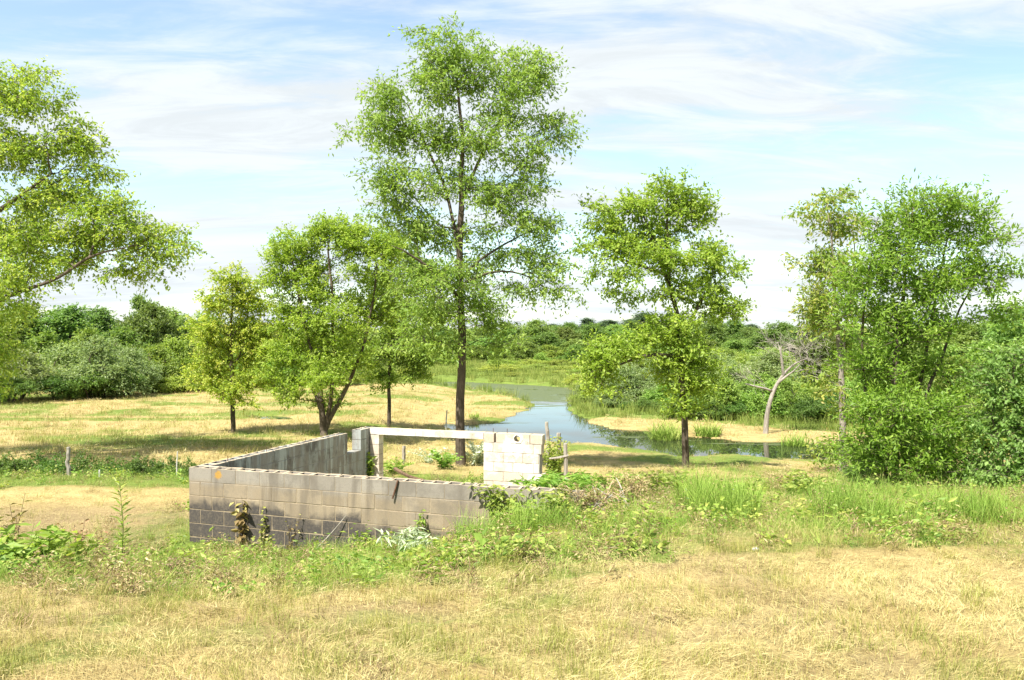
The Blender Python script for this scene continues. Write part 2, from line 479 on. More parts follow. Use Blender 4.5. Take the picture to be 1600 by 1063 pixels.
# ------------------------------------------------------------------ the block ruin
def block_material(name, painted):
    m, t, o = newmat(name)
    geo = N(t, 'ShaderNodeNewGeometry')
    oi = N(t, 'ShaderNodeObjectInfo')
    sp = N(t, 'ShaderNodeSeparateXYZ'); L(t, geo.outputs['Position'], sp.inputs[0])
    mpn = N(t, 'ShaderNodeMapping'); mpn.inputs['Scale'].default_value = (1, 1, 0.12)
    L(t, geo.outputs['Position'], mpn.inputs[0])
    streak = noise(t, 7.0, 5, 0.6, mpn.outputs[0])
    blot = noise(t, 2.2, 6, 0.65, geo.outputs['Position'])
    grain = noise(t, 120, 3, 0.7, geo.outputs['Position'])
    if painted == 'front':
        # weathered grey top course, tan middle, black mould on the lowest courses with a ragged upper edge
        hgt = M(t, 'SUBTRACT', WALL_TOP, sp.outputs[2])
        hg = M(t, 'ADD', hgt, M(t, 'MULTIPLY', M(t, 'SUBTRACT', oi.outputs['Random'], 0.5), 0.10))
        tan_ = mixc(t, oi.outputs['Random'], (0.25, 0.20, 0.138), (0.315, 0.255, 0.178))
        grey = mixc(t, oi.outputs['Random'], (0.25, 0.222, 0.185), (0.31, 0.28, 0.237))
        col = mixc(t, mapr(t, hg, 0.15, 0.27), grey, tan_)
        sx = M(t, 'MULTIPLY', M(t, 'ADD', sp.outputs[0], 3.2), 0.035)
        moul = mapr(t, M(t, 'ADD', M(t, 'SUBTRACT', hg, sx), M(t, 'MULTIPLY', M(t, 'SUBTRACT', blot, 0.5), 0.5)), 0.48, 0.62)
        col = mixc(t, mapr(t, streak, 0.5, 0.75, 0, 0.5), col, (0.37, 0.325, 0.26))
        col = mixc(t, mapr(t, noise(t, 4.3, 4, 0.6, mpn.outputs[0], 0.2), 0.50, 0.68, 0, 0.6), col, (0.12, 0.10, 0.078))
        col = mixc(t, mapr(t, noise(t, 1.1, 5, 0.7, geo.outputs['Position']), 0.5, 0.66, 0, 0.5), col, (0.13, 0.115, 0.095))
        col = mixc(t, M(t, 'MULTIPLY', moul, mapr(t, noise(t, 30, 4, 0.7, geo.outputs['Position']), 0.3, 0.6, 0.7, 1.0)), col, (0.055, 0.05, 0.048))
        vd = N(t, 'ShaderNodeVectorMath', operation='DISTANCE')
        L(t, geo.outputs['Position'], vd.inputs[0])
        vd.inputs[1].default_value = (RC[0] + RU[0] * 0.52, RC[1] + RU[1] * 0.52, WALL_TOP - 0.085)
        lich = M(t, 'ADD', vd.outputs['Value'], M(t, 'MULTIPLY', M(t, 'SUBTRACT', noise(t, 25, 4, 0.7, geo.outputs['Position']), 0.5), 0.12))
        col = mixc(t, mapr(t, lich, 0.075, 0.04, 0, 0.8), col, (0.46, 0.25, 0.025))
    elif painted == 'side':
        col = mixc(t, oi.outputs['Random'], (0.22, 0.21, 0.19), (0.27, 0.26, 0.235))
        col = mixc(t, mapr(t, streak, 0.42, 0.6), col, (0.31, 0.335, 0.325))
        col = mixc(t, mapr(t, blot, 0.48, 0.62, 0, 0.85), col, (0.12, 0.115, 0.105))
        col = mixc(t, mapr(t, noise(t, 5, 4, 0.6, mpn.outputs[0], 0.3), 0.54, 0.62, 0, 0.75), col, (0.46, 0.52, 0.51))
    else:
        col = mixc(t, oi.outputs['Random'], (0.70, 0.665, 0.60), (0.80, 0.785, 0.74))
        wear = mapr(t, M(t, 'ADD', blot, M(t, 'MULTIPLY', oi.outputs['Random'], 0.16)), 0.50, 0.64, 0, 0.9)
        col = mixc(t, wear, col, (0.50, 0.43, 0.34))
        top = mapr(t, sp.outputs[2], 1.97, 2.02, 0, 0.75)
        if painted == 'pier':
            col = mixc(t, M(t, 'MULTIPLY', top, mapr(t, blot, 0.38, 0.5)), col, (0.47, 0.39, 0.30))
        col = mixc(t, mapr(t, streak, 0.55, 0.72, 0, 0.6), col, (0.36, 0.32, 0.26))
        col = mixc(t, mapr(t, noise(t, 9, 5, 0.75, geo.outputs['Position']), 0.58, 0.66, 0, 0.7), col, (0.25, 0.22, 0.18))
    col = mixc(t, mapr(t, grain, 0.3, 0.75, 0, 0.34), col, (0.10, 0.085, 0.07))
    pores = noise(t, 38, 4, 0.75, geo.outputs['Position'])
    col = mixc(t, mapr(t, pores, 0.56, 0.68, 0, 0.35), col, (0.14, 0.12, 0.10))
    # sawn top faces and inner cells are bare, paler concrete
    nz = N(t, 'ShaderNodeSeparateXYZ'); L(t, geo.outputs['True Normal'], nz.inputs[0])
    col = mixc(t, mapr(t, nz.outputs[2], 0.8, 0.95, 0, 0.8), col, (0.45, 0.36, 0.245))
    pb = N(t, 'ShaderNodeBsdfPrincipled', inp={'Roughness': 0.93})
    pb.inputs['Specular IOR Level'].default_value = 0.15
    L(t, col, pb.inputs['Base Color'])
    bp = N(t, 'ShaderNodeBump', inp={'Strength': 0.5, 'Distance': 0.006})
    L(t, M(t, 'ADD', grain, M(t, 'MULTIPLY', blot, 0.8)), bp.inputs['Height']); L(t, bp.outputs[0], pb.inputs['Normal'])
    L(t, pb.outputs[0], o.inputs[0])
    return m
B_FRONT = block_material('weathered_block', 'front')
B_SIDE = block_material('limewashed_block', 'side')
B_PIER = block_material('white_painted_block', 'pier')
B_WHITE = block_material('white_painted_beam', 'white')
MORTAR = plain_mat('mortar', (0.22, 0.17, 0.11), (0.33, 0.27, 0.19), 14, 0.95)
MORTAR_D = plain_mat('mortar_grey', (0.17, 0.165, 0.15), (0.32, 0.31, 0.28), 5, 0.95)

BL, BT, BH, JT = 0.4064, 0.2, 0.2032, 0.009
def box_arrays(x0, x1, y0, y1, z0, z1):
    V = np.array([(x0, y0, z0), (x1, y0, z0), (x1, y1, z0), (x0, y1, z0), (x0, y0, z1), (x1, y0, z1), (x1, y1, z1), (x0, y1, z1)], float)
    Fq = np.array([(0, 3, 2, 1), (4, 5, 6, 7), (0, 1, 5, 4), (1, 2, 6, 5), (2, 3, 7, 6), (3, 0, 4, 7)])
    return V, Fq
def bevel_box(x0, x1, y0, y1, z0, z1, c=0.006, rng=None, jit=0.0):
    """box whose eight corners are cut to three points each: every edge gets a small chamfer"""
    V = []; key = {}
    for ix, x in enumerate((x0, x1)):
        for iy, y in enumerate((y0, y1)):
            for iz, z in enumerate((z0, z1)):
                sx, sy, sz = (1, -1)[ix], (1, -1)[iy], (1, -1)[iz]
                cc = c * (1 + (rng.random() * 2.5 if rng is not None and rng.random() < 0.3 else 0))
                for ax, p in enumerate(((x, y + sy * cc, z + sz * cc), (x + sx * cc, y, z + sz * cc), (x + sx * cc, y + sy * cc, z))):
                    key[ix, iy, iz, ax] = len(V); V.append(p)
    V = np.array(V)
    if rng is not None: V = V + (rng.random(V.shape) - 0.5) * jit
    k = key; Fq = []; T = []
    for s in (0, 1):
        Fq.append([k[s, 0, 0, 0], k[s, 1, 0, 0], k[s, 1, 1, 0], k[s, 0, 1, 0]][::1 if s else -1])
        Fq.append([k[0, s, 0, 1], k[0, s, 1, 1], k[1, s, 1, 1], k[1, s, 0, 1]][::1 if s else -1])
        Fq.append([k[0, 0, s, 2], k[1, 0, s, 2], k[1, 1, s, 2], k[0, 1, s, 2]][::1 if s else -1])
    for a in (0, 1):
        for b in (0, 1):
            f = 1 if a == b else -1
            Fq.append([k[a, b, 0, 0], k[a, b, 0, 1], k[a, b, 1, 1], k[a, b, 1, 0]][::-f])
            Fq.append([k[a, 0, b, 0], k[a, 1, b, 0], k[a, 1, b, 2], k[a, 0, b, 2]][::-f])
            Fq.append([k[0, a, b, 1], k[1, a, b, 1], k[1, a, b, 2], k[0, a, b, 2]][::f])
            for c2 in (0, 1):
                T.append([k[a, b, c2, 0], k[a, b, c2, 1], k[a, b, c2, 2]][::-1 if (a + b + c2) % 2 else 1])
    return V, np.array(Fq), np.array(T)
def solid_block(name, ln, ht, th=BT, seed=0, mat=None):
    r = np.random.default_rng(seed)
    V, Fq, T = bevel_box(-ln / 2 + JT / 2, ln / 2 - JT / 2, 0, th, JT / 2, ht - JT / 2, 0.0028, r, 0.003)
    me = mesh_np(name, V, [Fq, T]); me.materials.append(mat)
    return me
def hollow_block(name, ln, ht, cells, seed=0, mat=None, th=BT):
    """block with open cells in its top face"""
    r = np.random.default_rng(seed)
    x0, x1 = -ln / 2 + JT / 2, ln / 2 - JT / 2
    z0, z1 = JT / 2, ht - 0.002
    web = 0.032
    xs = [x0]
    cw = (x1 - x0 - web * (cells + 1)) / cells
    for i in range(cells):
        xs += [x0 + web + i * (cw + web), x0 + web + i * (cw + web) + cw]
    xs.append(x1)
    ys = [0, 0.034, th - 0.034, th]
    V = []; vid = {}
    def v(x, y, z):
        key = (round(x, 5), round(y, 5), round(z, 5))
        if key not in vid: vid[key] = len(V); V.append((x, y, z))
        return vid[key]
    Fq = []
    dep = z1 - 0.15
    for i in range(len(xs) - 1):
        for j in range(3):
            a, b, c, d = xs[i], xs[i + 1], ys[j], ys[j + 1]
            hole = (j == 1 and i % 2 == 1)
            z = dep if hole else z1
            Fq.append([v(a, c, z), v(b, c, z), v(b, d, z), v(a, d, z)])
            if hole:
                Fq.append([v(a, c, z1), v(b, c, z1), v(b, c, dep), v(a, c, dep)])
                Fq.append([v(b, d, z1), v(a, d, z1), v(a, d, dep), v(b, d, dep)])
                Fq.append([v(a, d, z1), v(a, c, z1), v(a, c, dep), v(a, d, dep)])
                Fq.append([v(b, c, z1), v(b, d, z1), v(b, d, dep), v(b, c, dep)])
    nb = [v(x0, 0, z0), v(x1, 0, z0), v(x1, th, z0), v(x0, th, z0)]
    tri = []
    for ys_, rev in ((0, False), (th, True)):
        top = [v(x, ys_, z1) for x in xs]
        lo = (nb[0], nb[1]) if not rev else (nb[3], nb[2])
        for i in range(len(top) - 1):
            f = [lo[0], top[i + 1], top[i]]
            tri.append(f[::-1] if rev else f)
        f = [lo[0], lo[1], top[-1]]
        tri.append(f[::-1] if rev else f)
    for x, lo, rev in ((x0, (nb[3], nb[0]), False), (x1, (nb[1], nb[2]), False)):
        top = [v(x, y, z1) for y in (ys[::-1] if x == x0 else ys)]
        for i in range(3):
            tri.append([lo[0], top[i + 1], top[i]])
        tri.append([lo[0], lo[1], top[-1]])
    V = np.array(V); V = V + (r.random(V.shape) - 0.5) * np.array([0.004, 0.0, 0.010])
    me = mesh_np(name, V, [np.array(Fq), np.array(tri)]); me.materials.append(mat)
    return me

ruin = thing('block_ruin', 'roofless grey concrete block foundation with white door frame standing in the grass', 'ruin',
             (RC[0], RC[1], 0), -TH)
NC = 6
def core_mesh(name, boxes, mat):
    Vs, Fs, n = [], [], 0
    for b in boxes:
        V, Fq = box_arrays(*b)
        Vs.append(V); Fs.append(Fq + n); n += 8
    me = mesh_np(name, np.concatenate(Vs), [np.concatenate(Fs)]); me.materials.append(mat)
    return me
def lay_wall(pname, label, length, origin, rot, mat, mmat, courses, bh, top, topless=None, skip=None, th=BT, phase=0, seed=0, hollow=True, ends=None):
    """courses of blocks along local x from 0 to length; row 0 is the top one"""
    bx = []
    base = top - courses * bh
    bx.append((0.012, length - 0.012, 0.004, th - 0.004, base - 0.25, top - bh + 0.004 if skip is None else base + bh * skip[2]))
    if skip is not None:
        bx.append((0.012, skip[0] - 0.012, 0.004, th - 0.004, base + bh * skip[2], top - bh + 0.004))
        bx.append((skip[1] + 0.012, length - 0.012, 0.0045, th - 0.0045, base + bh * skip[2], top - bh + 0.004))
    solids = [solid_block('block', BL, bh, th, seed + i, mat) for i in range(4)]
    halves = [solid_block('half_block', BL / 2, bh, th, seed + 20 + i, mat) for i in range(2)]
    hol = [hollow_block('hollow_block', BL, bh, 2, seed + 40 + i, mat, th) for i in range(3)]
    hhol = [hollow_block('hollow_half_block', BL / 2, bh, 1, seed + 60 + i, mat, th) for i in range(2)]
    places = []
    for rrow in range(courses):
        z = top - (rrow + 1) * bh
        x = 0.0
        first = BL / 2 if (rrow + phase) % 2 else BL
        end = length if ends is None else ends[rrow % len(ends)]
        k = 0
        while x < end - 0.03:
            ln = first if k == 0 else BL
            ln = min(ln, end - x)
            places.append((rrow, x, ln, z))
            x += ln; k += 1
    wall_joints = []
    items = []
    for rrow, x, ln, z in places:
        bits = [(x, ln)]
        if skip is not None and rrow < courses - skip[2]:
            bits = [(a, b - a) for a, b in ((x, min(x + ln, skip[0])), (max(x, skip[1]), x + ln)) if b - a > 0.05]
        for a, b in bits:
            items.append((rrow, a, b, z))
            if rrow == 0 and a > 0.02 and (skip is None or abs(a - skip[1]) > 0.02):
                wall_joints.append(a)
    for x in wall_joints:
        bx.append((x - JT / 2 - 0.002, x + JT / 2 + 0.002, 0.005, th - 0.005, top - bh, top - 0.008))
    w = obj(pname, core_mesh(pname, bx, mmat), None, ruin)
    w.location = (origin[0], origin[1], 0); w.rotation_euler = (0, 0, rot)
    if label: w['label'] = label
    r = np.random.default_rng(seed)
    for rrow, x, ln, z in items:
        half = ln < 0.31
        if rrow == 0 and hollow:
            pool = hhol if half else hol
        else:
            pool = halves if half else solids
        b = obj('block', pool[r.integers(len(pool))], None, w)
        b.location = (x + ln / 2, (r.random() - 0.5) * 0.004, z)
        b.scale = (ln / (BL / 2 if half else BL), 1, 1)
    return w
# front wall, its local x runs along RU
lay_wall('front_wall', 'weathered front wall with black mould along its foot', 14.5 * BL, (0, 0), 0, B_FRONT, MORTAR, NC, BH, WALL_TOP, seed=100)
# side wall: local x runs along RV, local y points out of the room to the outside
SL = 5.12
lay_wall('side_wall', 'limewashed side wall with a notch near its far end', SL, (BT, BT), math.pi / 2, B_SIDE, MORTAR_D, NC + 1, BH, WALL_TOP - 0.001,
         skip=(4.03, 4.55, NC + 1 - 2.0), seed=300)
# back wall: white pillar, beam over the wide opening, white pier with a round hole in its top course
BV = 5.12
pil = obj('pillar', core_mesh('pillar', [(0.008, 0.202, 0.008, 0.19, 0.7, WALL_TOP - 0.14)], MORTAR_D), None, ruin)
pil.location = (BT + 0.006, BV, 0)
for k in range(7):
    me = solid_block('block', 0.212, 0.2032, 0.2, 500 + k, B_WHITE)
    b = obj('block', me, None, pil); b.location = (0.105, -0.002, WALL_TOP - 0.135 - (k + 1) * 0.2032)
V, Fq, T = bevel_box(0, 2.51, 0, 0.19, 0, 0.122, 0.006, np.random.default_rng(9), 0.006)
# the beam is cut into stations so that its edges can be a little uneven
st_ = np.linspace(0, 2.485, 26)
Vb = []
rb = np.random.default_rng(77)
for x in st_:
    for (yy, zz_) in ((0, 0), (0, 0.122), (0.19, 0.122), (0.19, 0)):
        Vb.append((x, yy + (rb.random() - .5) * 0.006, zz_ + (rb.random() - .5) * 0.008))
Fb = [[4 * i + a, 4 * (i + 1) + a, 4 * (i + 1) + (a + 1) % 4, 4 * i + (a + 1) % 4] for i in range(25) for a in range(4)]
Fb += [[0, 1, 2, 3], [103, 102, 101, 100]]
me = mesh_np('beam', Vb, [np.array(Fb)]); me.materials.append(B_WHITE)
bm_ = obj('beam', me, None, ruin); bm_.location = (BT + 0.008, BV - 0.004, WALL_TOP - 0.128)
bm_['label'] = 'long white painted beam over the wide opening'
PH = 0.187
PU0, PW = 2.695, 1.215
pier = obj('pier', core_mesh('pier', [(0.012, PW - 0.07, 0.008, BT - 0.008, 0.65, WALL_TOP - PH), (0.02, 0.2, 0.02, BT - 0.008, WALL_TOP - PH, WALL_TOP - 0.01),
                                      (0.2, 0.27, 0.12, BT - 0.008, WALL_TOP - PH, WALL_TOP - 0.012)], MORTAR_D), None, ruin)
pier.location = (PU0, BV, 0)
pier['label'] = 'white painted block pier with a round hole near its top'
rr = np.random.default_rng(88)
def pier_block(x0, x1, row, seed):
    me = solid_block('block', x1 - x0, PH, BT, seed, B_PIER)
    b = obj('block', me, None, pier); b.location = ((x0 + x1) / 2, (rr.random() - .5) * 0.005, WALL_TOP - (row + 1) * PH)
pier_block(0, 0.222, 0, 601)
pier_block(0.95, 1.205, 0, 602)
for row, js in ((1, (0, .2, .61, 1.02, 1.185)), (2, (0, .41, .81, 1.13)), (3, (0, .2, .61, 1.02, 1.135)), (4, (0, .41, .81, 1.22)),
                (5, (0, .2, .61, 1.02, 1.215)), (6, (0, .41, .81, 1.215)), (7, (0, .2, .61, 1.02, 1.215))):
    for a, b in zip(js[:-1], js[1:]): pier_block(a, b, row, 610 + row * 7 + int(a * 10))
# block with the round hole, from x 0.262 to 0.95
def holed_block(x0, x1, hx, hr):
    V, Fq = [], []
    n = 24
    z0, z1 = JT / 2, PH - JT / 2
    hz = (z0 + z1) / 2 + 0.004
    for y in (0.0, BT):
        for i in range(n):
            a = 2 * math.pi * i / n
            V.append((hx + hr * math.cos(a), y, hz + hr * math.sin(a)))
        for i in range(n):
            a = 2 * math.pi * i / n
            dx, dz = math.cos(a), math.sin(a)
            k = min((x1 - hx) / dx if dx > 1e-6 else 1e9, (x0 - hx) / dx if dx < -1e-6 else 1e9,
                    (z1 - hz) / dz if dz > 1e-6 else 1e9, (z0 - hz) / dz if dz < -1e-6 else 1e9)
            V.append((hx + k * dx, y, hz + k * dz))
        for x, z in ((x1, z1), (x0, z1), (x0, z0), (x1, z0)): V.append((x, y, z))
    m0 = 2 * n + 4
    T = []
    def quad(q): Fq.append(q)
    for s in (0, 1):
        o_ = s * m0
        for i in range(n):
            j = (i + 1) % n
            q = [o_ + i, o_ + n + i, o_ + n + j, o_ + j]
            quad(q if s else q[::-1])
        ang = [math.atan2(z - hz, x - hx) % (2 * math.pi) for x, z in ((x1, z1), (x0, z1), (x0, z0), (x1, z0))]
        for c, a in enumerate(ang):
            i = int(a / (2 * math.pi) * n) % n; j = (i + 1) % n
            f = [o_ + n + i, o_ + 2 * n + c, o_ + n + j]
            T.append(f if s else f[::-1])
    for i in range(n):
        j = (i + 1) % n
        quad([i, j, m0 + j, m0 + i])
        quad([n + j, n + i, m0 + n + i, m0 + n + j])
    for c, a in enumerate(ang):
        i = int(a / (2 * math.pi) * n) % n; j = (i + 1) % n
        quad([2 * n + c, n + i, m0 + n + i, m0 + 2 * n + c]); quad([n + j, 2 * n + c, m0 + 2 * n + c, m0 + n + j])
    me = mesh_np('block', V, [np.array(Fq), np.array(T)]); me.materials.append(B_PIER)
    return me
b = obj('block', holed_block(0.262, 0.945, 0.69, 0.068), None, pier); b.location = (0, 0, WALL_TOP - PH)
# mortar collar patched round the hole
V = []; Fq = []
rc = np.random.default_rng(4)
for i in range(20):
    a = 2 * math.pi * i / 20
    ro = 0.092 + 0.022 * math.cos(a) + rc.random() * 0.01
    for r_, y in ((0.069, -0.003), (0.071, -0.012), (ro - 0.012, -0.012), (ro, 0.001)):
        V.append((0.695 + r_ * math.cos(a), y, WALL_TOP - PH + 0.0975 + min(max(r_ * math.sin(a), -0.085), 0.085)))
for i in range(20):
    j = (i + 1) % 20
    for k in range(3): Fq.append([4 * i + k, 4 * i + k + 1, 4 * j + k + 1, 4 * j + k])
obj('mortar_collar', mesh_np('mortar_collar', V, [np.array(Fq)]), plain_mat('white_mortar', (0.72, 0.70, 0.66), (0.80, 0.78, 0.75), 30), pier)

# ------------------------------------------------------------------ tubes, trees, plants
def tube(pts, rad, sides):
    pts = np.asarray(pts, float); rad = np.asarray(rad, float)
    n = len(pts)
    tg = np.gradient(pts, axis=0)
    tg /= np.linalg.norm(tg, axis=1)[:, None] + 1e-9
    ref = np.array([1.0, 0.13, 0.07]) if abs(tg[0][0]) < 0.8 else np.array([0.1, 1.0, 0.05])
    a = np.cross(tg, ref); a /= np.linalg.norm(a, axis=1)[:, None] + 1e-9
    b = np.cross(tg, a)
    ang = np.arange(sides) * 2 * math.pi / sides
    V = pts[:, None, :] + rad[:, None, None] * (a[:, None, :] * np.cos(ang)[None, :, None] + b[:, None, :] * np.sin(ang)[None, :, None])
    i = np.arange(n - 1)[:, None] * sides; j = np.arange(sides)[None, :]; j2 = (j + 1) % sides
    Q = np.stack([i + j, i + j2, i + sides + j2, i + sides + j], -1).reshape(-1, 4)
    return V.reshape(-1, 3), Q
class Acc:
    def __init__(s): s.V = []; s.Q = []; s.n = 0
    def add(s, V, Q): s.V.append(V); s.Q.append(Q + s.n); s.n += len(V)
    def tube(s, pts, rad, sides=6): s.add(*tube(pts, rad, sides))
    def mesh(s, name, smooth=True): return mesh_np(name, np.concatenate(s.V), [np.concatenate(s.Q)], smooth=smooth)
def unit(v): return v / (np.linalg.norm(v, axis=-1, keepdims=True) + 1e-9)
def leaf_mesh(name, P, D, ln, wd, tint, rng, up=0.8, fold=0.12):
    n = len(P)
    Nn = unit(np.array([0, 0, 1.0]) * up + rng.normal(size=(n, 3)) * 0.6)
    D = unit(D)
    S = unit(np.cross(D, Nn)); Nn = np.cross(S, D)
    l = (ln * (0.7 + 0.6 * rng.random(n)))[:, None]; w = (wd * (0.7 + 0.6 * rng.random(n)))[:, None]
    V = np.stack([P, P + D * l * 0.45 + S * w * 0.5 + Nn * w * fold, P + D * l - Nn * l * 0.12, P + D * l * 0.45 - S * w * 0.5 + Nn * w * fold], 1)
    i = np.arange(n)[:, None] * 4
    T = np.concatenate([i + np.array([[0, 1, 2]]), i + np.array([[0, 2, 3]])])
    return mesh_np(name, V.reshape(-1, 3), [T], {'tint': ('FLOAT', np.repeat(tint, 4))})
def grow(trunks, att, rng, seg=0.3, wander=0.06, lowpen=0.5, plw=0.22):
    """trunks: list of (points, radius at each); att: points the twigs must reach. returns nodes, parents, radii, terminals"""
    cap = 6000 + len(att) * 14
    pos = np.zeros((cap, 3)); par = np.full(cap, -1); pl = np.zeros(cap); rmin = np.zeros(cap); n = 0
    for pts, rad in trunks:
        pts = np.asarray(pts, float)
        d = np.concatenate([[0], np.cumsum(np.linalg.norm(np.diff(pts, axis=0), axis=1))])
        m_ = max(3, int(d[-1] / 0.22))
        tt = np.linspace(0, d[-1], m_)
        P = np.stack([np.interp(tt, d, pts[:, k]) for k in range(3)], 1)
        ker = np.ones(5) / 5
        Pp = np.pad(P, ((2, 2), (0, 0)), mode='edge')
        Ps = np.stack([np.convolve(Pp[:, k], ker, 'valid') for k in range(3)], 1)
        Ps[0] = P[0]; Ps[-1] = P[-1]
        Ps[1:-1] += (np.stack([fbm(tt * 0.9 + 31 * k + rng.random() * 50, tt * 0 + k, 2) for k in range(3)], 1) - 0.5)[1:-1] * 0.12
        R = np.interp(tt, d, rad)
        start = -1
        if n > 0:
            start = int(np.argmin(np.linalg.norm(pos[:n] - Ps[0], axis=1)))
        for k in range(m_):
            pos[n] = Ps[k]; par[n] = n - 1 if k else start
            pl[n] = (pl[par[n]] + np.linalg.norm(pos[n] - pos[par[n]])) if par[n] >= 0 else 0
            rmin[n] = R[k]; n += 1
    ntr = n
    dt = np.array([np.linalg.norm(pos[:ntr] - a, axis=1).min() for a in att])
    terms = []
    for a in att[np.argsort(dt + rng.random(len(dt)) * 0.3)]:
        d = a - pos[:n]
        dist = np.linalg.norm(d, axis=1)
        down = np.clip(-d[:, 2], 0, None)
        j = int(np.argmin(dist + plw * pl[:n] + lowpen * down + (rmin[:n] > 0) * 0.04))
        D = dist[j]
        if D < 0.05: continue
        k = max(1, int(math.ceil(D / seg)))
        pj = par[j] if par[j] >= 0 else j
        pd = unit(pos[j] - pos[pj]) if pj != j else np.array([0, 0, 1.0])
        ctrl = pos[j] + (pd * 0.35 + np.array([0, 0, 0.25]) + unit(a - pos[j]) * 0.5) * D * 0.5
        prev = j
        for q in range(1, k + 1):
            s = q / k
            p = (1 - s) ** 2 * pos[j] + 2 * s * (1 - s) * ctrl + s * s * a
            if q < k: p = p + rng.normal(size=3) * wander * min(1, D)
            pos[n] = p; par[n] = prev; pl[n] = pl[prev] + D / k; prev = n; n += 1
        terms.append(prev)
    pos = pos[:n]; par = par[:n]; rmin = rmin[:n]
    cnt = np.zeros(n)
    cnt[terms] += 1
    for i in range(n - 1, -1, -1):
        if par[i] >= 0: cnt[par[i]] += cnt[i]
    return pos, par, cnt, rmin, np.array(terms), ntr
def wood(pos, par, cnt, rmin, rt, expo=2.1, thin=3):
    n = len(pos)
    rad = np.maximum(rt * np.maximum(cnt, 1) ** (1 / expo), rmin)
    trunkish = rmin > 0
    lim = np.full(n, 1e9)
    for i in range(n):
        if par[i] >= 0:
            rad[i] = min(rad[i], rad[par[i]] * (1.0 if trunkish[i] else 0.92))
    ch = [[] for _ in range(n)]
    for i in range(n):
        if par[i] >= 0: ch[par[i]].append(i)
    acc = Acc()
    starts = [(i, None) for i in range(n) if par[i] < 0]
    while starts:
        i, p = starts.pop()
        chain = [p] if p is not None else []
        while True:
            chain.append(i)
            c = ch[i]
            if not c: break
            mainc = max(c, key=lambda q: (rmin[q] > 0, cnt[q]))
            if trunkish[i] and not trunkish[mainc] and len(c) == 1 and False: break
            for q in c:
                if q != mainc: starts.append((q, i))
            i = mainc
        r = rad[chain].copy()
        if p is not None: r[0] = min(r[0], r[1] * 1.25)
        r[-1] *= 0.5
        sides = 9 if r.max() > 0.06 else 6 if r.max() > 0.025 else thin
        if len(chain) >= 2: acc.tube(pos[chain], r, sides)
    return acc, rad
def sample_lobes(lobes, Z, rng, depth=0.85, yspread=0.25):
    """lobes in photo pixels at depth Z: (px, py, rx, ry, n[, metres nearer(-)/farther(+)])"""
    P = []; lob = []
    for k, lb in enumerate(lobes):
        px, py, rx, ry, n = lb[:5]
        dy = lb[5] if len(lb) > 5 else rng.normal() * yspread * rx / F * Z
        c = pix(px, py, Z); c[1] += dy
        r = np.array([rx, depth * (rx + ry) / 2, ry]) / F * Z * 0.88
        m_ = max(2, int(round(n / 4.6)))
        v = unit(rng.normal(size=(m_, 3))) * (rng.random((m_, 1)) ** (1 / 2.0)) * (0.85 + 0.3 * rng.random((m_, 1)))
        q = np.repeat(c + v * r, 5, 0)
        q = q + rng.normal(size=q.shape) * np.array([0.20, 0.20, 0.085])
        P.append(q); lob += [k] * len(q)
    return np.concatenate(P), np.array(lob)
def foliage(pos, par, terms, cnt, ntr, rng, tw, lv, tl, ll, lw, droop=0.15, extra=0.5, centre=None, tiptint=0.35, up=0.8):
    """twiglets at every branch end, leaves along every twiglet"""
    nodes = list(terms)
    cand = [i for i in range(ntr, len(pos)) if cnt[i] <= 2 and i not in set(terms)]
    if extra and cand:
        rng.shuffle(cand); nodes += cand[:int(len(terms) * extra)]
    nodes = np.array(nodes)
    A = pos[nodes]; O = unit(pos[nodes] - pos[par[nodes]])
    n = len(nodes)
    A2 = np.repeat(A, tw, 0); O2 = np.repeat(O, tw, 0)
    D = unit(O2 * 0.55 + rng.normal(size=A2.shape) * np.array([0.62, 0.62, 0.36]) + np.array([0, 0, 0.12 - droop]))
    Lt = tl * (0.5 + rng.random((len(A2), 1)))
    clump = np.repeat(rng.random(n), tw)
    s = np.tile(np.linspace(0.2, 1.0, lv), len(A2))[:, None]
    P = np.repeat(A2, lv, 0) + np.repeat(D * Lt, lv, 0) * s
    P[:, 2] -= (droop * 0.6 * np.repeat(Lt, lv, 0) * s * s)[:, 0]
    P += rng.normal(size=P.shape) * tl * 0.08
    LD = unit(np.repeat(D, lv, 0) * 0.5 + rng.normal(size=P.shape) * 0.65 + np.array([0, 0, -0.35 * (0.5 + droop)]))
    tint = 0.40 * np.repeat(clump, lv) + 0.45 * rng.random(len(P)) + tiptint * s[:, 0] * 0.5
    if centre is not None:
        pass
    return P, LD, np.clip(tint, 0, 1), A2, D * Lt
